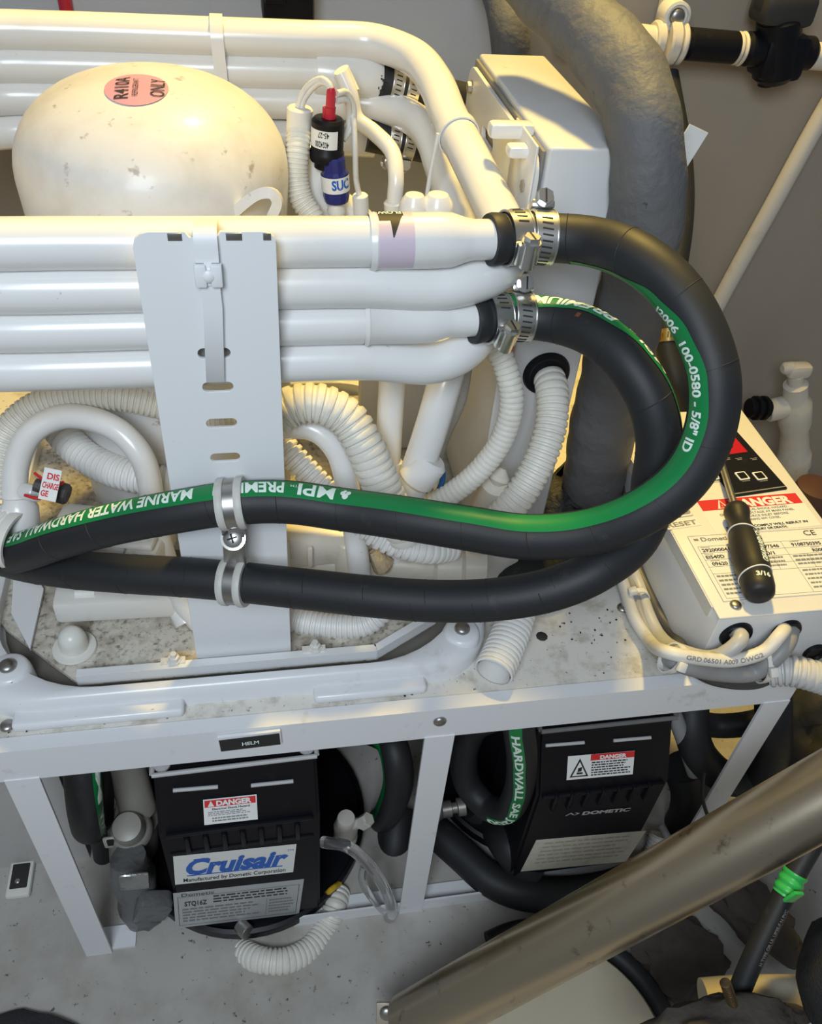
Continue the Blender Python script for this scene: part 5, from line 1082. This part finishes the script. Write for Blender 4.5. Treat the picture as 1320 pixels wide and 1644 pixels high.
hose('black_hose', [P(a_, b_, z=-.341) for a_, b_ in ((700, 1335), (745, 1375), (785, 1410), (835, 1432), (905, 1436), (980, 1425), (1040, 1400))], .0180, 'thick black hose lying along the floor in front of the right unit base')
hose('black_hose', [P(760, 1290, y=.10), P(790, 1320, y=.085), P(820, 1360, z=-.31), P(850, 1400, z=-.335)], .0200, 'black hose dropping behind the left edge of the right electrical box')
hose('black_hose', y_([(1110, 1130, .06), (1112, 1180, .04), (1130, 1220, .03), (1170, 1250, .02), (1215, 1250, .015), (1240, 1210, .01), (1242, 1150, .02), (1240, 1080, .05)]), .0165, 'black hose in a U shape under the right end of the shelf')
hose('black_hose', y_([(1085, 1150, .10), (1150, 1165, .09), (1210, 1160, .08), (1250, 1140, .10)]), .0130, 'black hose crossing behind the U shaped hose at the right end')
hose('black_hose', y_([(1098, 1230, .06), (1110, 1270, .05), (1105, 1310, .05), (1080, 1350, .06)]), .0220, 'thick black hose behind the steel tube right of the right electrical box')
hose('black_hose', y_([(175, 1180, .12), (165, 1280, .10), (168, 1380, .10), (190, 1460, .12)]), .0110, 'narrow black hose hanging behind the left rack leg')
hose('black_hose', [P(640, 1300, y=.11), P(632, 1360, y=.075), P(618, 1405, y=.06), P(592, 1425, y=.085), P(565, 1420, y=.13)], .0215, 'fat black insulated hose sweeping round the right side of the left air conditioner')
bm = NB(); bb(bm, (-.30, .275, -.36), (.28, .285, -.04)); obj('under_shelf_shade', bm, DARK, smooth=False, label='dark sheet standing in for the shade deep under the shelf', cat='panel')  # added dark sheet in place of the shade behind the lower units
cyl_t = thing('grey_duct_tube', P(1075, 1200, y=.1), 'thin grey pipe slanting down right of the right electrical box', 'pipe')
obj('tube', tube_bm(y_([(1075, 1130, .05), (1095, 1180, .04), (1115, 1240, .03)]), .0075), CABG, cyl_t)
# fitting left unit: sight glass / pump cap
pf = thing('pump_fitting', P(210, 1320, y=.10), 'translucent pump cap and clip left of the left electrical box', 'pump')
MG = mat('murky_plastic', (.34, .32, .28), .35)
bm = NB(); q = P(212, 1335, y=.08); lathe(bm, q, (0, -.35, 1), [(0, 0), (.020, 0), (.021, .006), (.018, .012), (.016, .014), (.0155, .024), (.0135, .032), (0, .035)], 28); obj('pump_cap', bm, MG, pf)
bm = NB(); bx(bm, P(178, 1352, y=.07), (.014, .004, .018), None, .002); bx(bm, P(178, 1352, y=.068), (.007, .004, .009), None, .001, mi=1); obj('clip', bm, [NYLON, DARK], pf)
bm = NB(); cyl(bm, P(190, 1180, y=.12), P(222, 1300, y=.10), .018, 24); cyl(bm, P(212, 1310, y=.10), P(215, 1370, y=.10), .026, 28, bev=.006); obj('pump_tube', bm, MG, pf)
bm = NB(); lathe(bm, P(205, 1375, y=.05), V((.05, -.25, -1)), [(0, 0), (.017, .0), (.019, .010), (.021, .028), (.019, .05), (.022, .07), (.018, .09), (.008, .095), (0, .095)], 22)
bx(bm, P(245, 1455, y=.02), (.034, .020, .036), Matrix.Rotation(.35, 3, 'Y'), .006)
for v in bm.verts: v.co += V((R_.uniform(-1, 1), R_.uniform(-1, 1), R_.uniform(-1, 1)))*.0013
obj('tape_wrapped_pipe', bm, DUCT, label='pipe end wrapped in wrinkled grey tape left of the left electrical box', cat='pipe')
bm = NB(); bx(bm, P(216, 1415, y=.012), (.026, .004, .028), Matrix.Rotation(.1, 3, 'Y'), .002); obj('foil_tag', bm, mat('foil', (.34, .34, .33), .25, metal=.6, bump=(80, .6, .003)), label='crinkled foil patch on the grey taped pipe end', cat='tape')
for i, (px, y0_, y1_, r, mt, lb) in enumerate(((288, 1150, 1232, .006, mat('dull_red', (.22, .02, .015), .5), 'dull red capped tube behind the top of the left electrical box'), (262, 1150, 1232, .0055, PVC, 'cream tube behind the top of the left electrical box'), (378, 1170, 1232, .013, NYLON, 'wide pale tube behind the left electrical box under the name plate'))):
    obj('riser_tube', tube_bm([P(px, y0_, y=.09), P(px, y1_, y=.08), P(px+5, y1_+60, y=.10)], r), mt, label=lb, cat='tube')
# valve
sv = thing('service_valve', P(553, 1340, y=.06), 'pale capped service valve standing right of the left electrical box', 'valve')
bm = NB(); q = P(555, 1345, y=.06); a_ = (P(557, 1260, y=.05)-q).normalized()
lathe(bm, q, a_, [(0, 0), (.012, 0), (.0125, .006), (.010, .010), (.012, .014), (.0125, .030), (.0105, .034), (.0095, .038), (.0100, .045), (.0085, .050), (0, .051)], 24); cyl(bm, P(566, 1325, y=.055), P(592, 1315, y=.05), .0055, 14); cyl(bm, P(580, 1322, y=.052), P(592, 1315, y=.05), .0075, 6)
obj('valve_body', bm, mat('murky_white', (.55, .52, .46), .4), sv)
bm = NB(); lathe(bm, P(710, 1300, y=.08), V((1, 0, .1)), [(0, 0), (.009, 0), (.009, .010), (.006, .011), (.006, .016), (.010, .017), (.010, .025), (0, .026)], 16); obj('brass_fitting', bm, mat('murky_metal', (.35, .33, .30), .4, metal=.6), label='small dull metal fitting just right of the middle rack leg', cat='fitting')
obj('clear_tube', tube_bm(y_([(520, 1352, .03), (560, 1360, .012), (598, 1395, .004), (622, 1435, -.004), (628, 1470, -.006), (616, 1480, -.004)]), .0058, .003), CLEAR, label='clear plastic tube curling down right of the left electrical box', cat='tube')
obj('clear_tube', tube_bm(y_([(585, 1390, .02), (582, 1415, .014), (600, 1445, .004), (616, 1462, .0)]), .0040, .003), CLEAR, label='thinner clear tube loop inside the larger clear tube', cat='tube')
obj('yellow_wire', tube_bm(y_([(520, 1440, .03), (532, 1428, .02), (545, 1418, .03)]), .003), mat('yellow_wire_m', (.65, .42, .03), .4), label='bit of yellow wire at the mouth of the bottom ivory conduit', cat='wire')
cond('conduit', y_([(378, 1490, .03), (384, 1518, -.005), (415, 1540, -.03), (455, 1543, -.035), (495, 1525, -.025), (523, 1490, -.005), (538, 1455, .012), (545, 1430, .03)]), .0125, .0052, 'ivory corrugated conduit looping out of the bottom of the left electrical box', amp=.12)
bm = NB(); cyl(bm, P(385, 1485, y=.0), P(398, 1498, y=-.01), .0075, 14); obj('conduit_screw', bm, ZINC, label='round metal boss beside the bottom conduit of the left box', cat='screw')
cond('conduit', y_([(1060, 1340, .03), (1050, 1375, .015), (1025, 1405, .0), (985, 1420, -.002), (940, 1425, .01), (900, 1430, .03)]), .0120, .0048, 'ivory corrugated conduit under the right electrical box', amp=.12)
obj('cable', tube_bm(y_([(1062, 1325, .02), (1075, 1350, .005), (1088, 1375, .0)]), .004), CABG, label='grey cable end right of the right electrical box', cat='cable')
obj('thin_wire', tube_bm(y_([(1130, 1240, .0), (1128, 1280, -.005), (1140, 1320, -.01)]), .0018, .003, 8), RUB, label='thin black wire hanging right of the right electrical box', cat='wire')
# latch bracket on the left bulkhead
lbk = thing('wall_latch', P(40, 1395, y=.09), 'small white bracket with dark opening at the lower left', 'bracket')
bm = NB(); q = P(33, 1412, z=-.356); bx(bm, q, (.024, .038, .008), None, .003); obj('latch_plate', bm, NYLON, lbk)
bm = NB(); bx(bm, q+V((0, .002, .003)), (.017, .026, .004), None, .001); obj('latch_recess', bm, DARK, lbk)
bm = NB(); screw(bm, q+V((-.001, -.004, .005)), (0, 0, 1), .003); obj('latch_screw', bm, ZINC, lbk)

# ================================================================ STEEL STRUT
stt = thing('steel_strut', P(640, 1625, z=-.35), 'thick brushed steel tube running diagonally across the lower right', 'strut')
s0 = P(655, 1648, d=.74); s1 = P(1380, 1245, d=.585); s1 = s0+(s1-s0)*1.55
bm = NB(); cyl(bm, s0, s1, .0262, 48, bev=.002); obj('strut_tube', bm, BRUSH, stt)
pn = -FW; D0 = P(640, 1628, d=.752)
bm = NB(); R = Matrix((RT, -UP, -FW)).transposed(); bx(bm, P(652, 1640, d=.756), (.052, .034, .003), R, .001); bx(bm, P(664, 1628, d=.75), (.012, .012, .014), R, .002); obj('strut_bracket', bm, RUST, stt)
bm = NB(); screw(bm, P(621, 1626, d=.754), -FW, .0062); obj('bracket_bolt', bm, ZINC, stt)
# ================================================================ RIGHT BOTTOM CORNER
def blob(c, s, nz, seed, sub=4, rot=None):
    R = random.Random(seed); bm = NB(); bmesh.ops.create_icosphere(bm, subdivisions=sub, radius=1)
    from mathutils import noise
    for v in bm.verts:
        n = noise.noise(v.co*1.7+V((seed, 0, 0)))*nz+noise.noise(v.co*4+V((0, seed, 0)))*nz*.5
        v.co = v.co*(1+n); v.co = V((v.co.x*s[0], v.co.y*s[1], v.co.z*s[2]))
        if rot is not None: v.co = rot @ v.co
        v.co += V(c)
        if v.co.z < -.359: v.co.z = -.359
    return bm
q = P(890, 1705, z=-.36)
bm = NB(); lathe(bm, (q.x, q.y, -.36), (0, 0, 1), [(0, 0), (.105, 0), (.107, .012), (.102, .020), (.085, .025), (0, .026)], 72)
obj('floor_hatch', bm, CREAM, label='cream round lid on the floor below the steel tube', cat='hatch')
ctr = V((q.x, q.y, -.350)); pts = [ctr+V((math.cos(a)*.1165, math.sin(a)*.1165, .003)) for a in [math.radians(110-k*12) for k in range(14)]]
obj('black_gasket_hose', tube_bm(pts, .009, .005), RUB, label='black hose curving round the cream lid at the bottom', cat='hose')
obj('greasy_rag', blob(P(1085, 1535, z=-.352), (.052, .040, .012), .5, 3), RAG, label='greasy dark brown rag on the floor under the steel tube', cat='rag')
obj('dark_wedge', blob(P(1190, 1440, z=-.34), (.030, .07, .02), .4, 9, rot=Matrix.Rotation(.5, 3, 'Z')), RAG, label='dark lump of grimy cloth under the right part of the steel tube', cat='cloth')
obj('grey_bag', blob(P(1310, 1200, y=.03), (.05, .05, .085), .25, 5), SEEP, label='dark grey bag hanging at the right edge above the steel tube', cat='bag')
obj('grey_bag', blob(P(1330, 1110, y=.10), (.045, .04, .05), .2, 6), SEEP, label='smaller dark bag behind the grey conduit at the right edge', cat='bag')
fc = thing('black_cable', P(1200, 1600, z=-.3), 'thick black printed cable with green tape running up at the lower right', 'cable')
pk = [P(1175, 1625, d=.68), P(1200, 1560, d=.68), P(1232, 1490, d=.68), P(1262, 1430, d=.68), P(1295, 1370, d=.68), P(1345, 1290, d=.68), P(1480, 1100, d=.70)]
ph = Path(pk, .003, dirs=[img(-.0, 0, 1)]*7); obj('cable', tube_bm(ph, .0085, seg=20), RUB, fc)
bm = NB(); warp_text(bm, 'H TYPE OR UL UP3E-F N PVC', ph, ph.near(1207, 1540), .0087, .0030, 1, .35, .02, scale=.0038); obj('cable_print', bm, TXG, fc, smooth=False)
x0 = ph.near(1258, 1437); bm = NB(); n_ = 14
sweep(bm, ph, lambda x: .0095+.0008*math.sin(x*900), 18, True, 0, [x0+k*.0018 for k in range(12)]); bx(bm, P(1274, 1440, d=.668), (.010, .003, .014), Matrix.Rotation(.4, 3, 'Y'), .0008); obj('green_tape', bm, GTAPE, fc)
bt = thing('threaded_bolt', P(1175, 1620, d=.66), 'brass threaded stud sticking up at the bottom right', 'bolt')
bm = NB(); b0 = P(1182, 1628, d=.655); b1 = P(1164, 1576, d=.640); corr_bm([b0, b1], .0042, .0013, .18, 14, bm); obj('stud', bm, mat('stud_metal', (.45, .34, .22), .35, metal=1.0), bt); bm = NB(); hexa(bm, P(1186, 1636, d=.657), P(1181, 1622, d=.652), .0095); obj('nut', bm, MATS['stud_metal'], bt, sharp=20)
obj('cream_pipe', tube_bm([P(1130, 1605, d=.72), P(1200, 1600, d=.72), P(1300, 1600, d=.72)], .0165, .005), CREAM, label='cream pipe behind the threaded stud at the bottom right', cat='pipe')
obj('dark_cloth', blob(P(1160, 1668, d=.655), (.070, .03, .030), .25, 12), CLOTH if 0 else RAG, label='dark brown cloth hump at the bottom edge right of center', cat='cloth')
obj('woven_cloth', blob(P(1385, 1590, d=.60), (.035, .05, .075), .15, 15, rot=Matrix.Rotation(-.15, 3, 'Y')), CLOTH, label='dark woven cloth at the lower right edge', cat='cloth')
obj('floor_mat', blob(P(-5, 1735, z=-.355), (.085, .055, .010), .12, 21), CLOTH, label='dark grey mat edge at the bottom left corner', cat='mat')
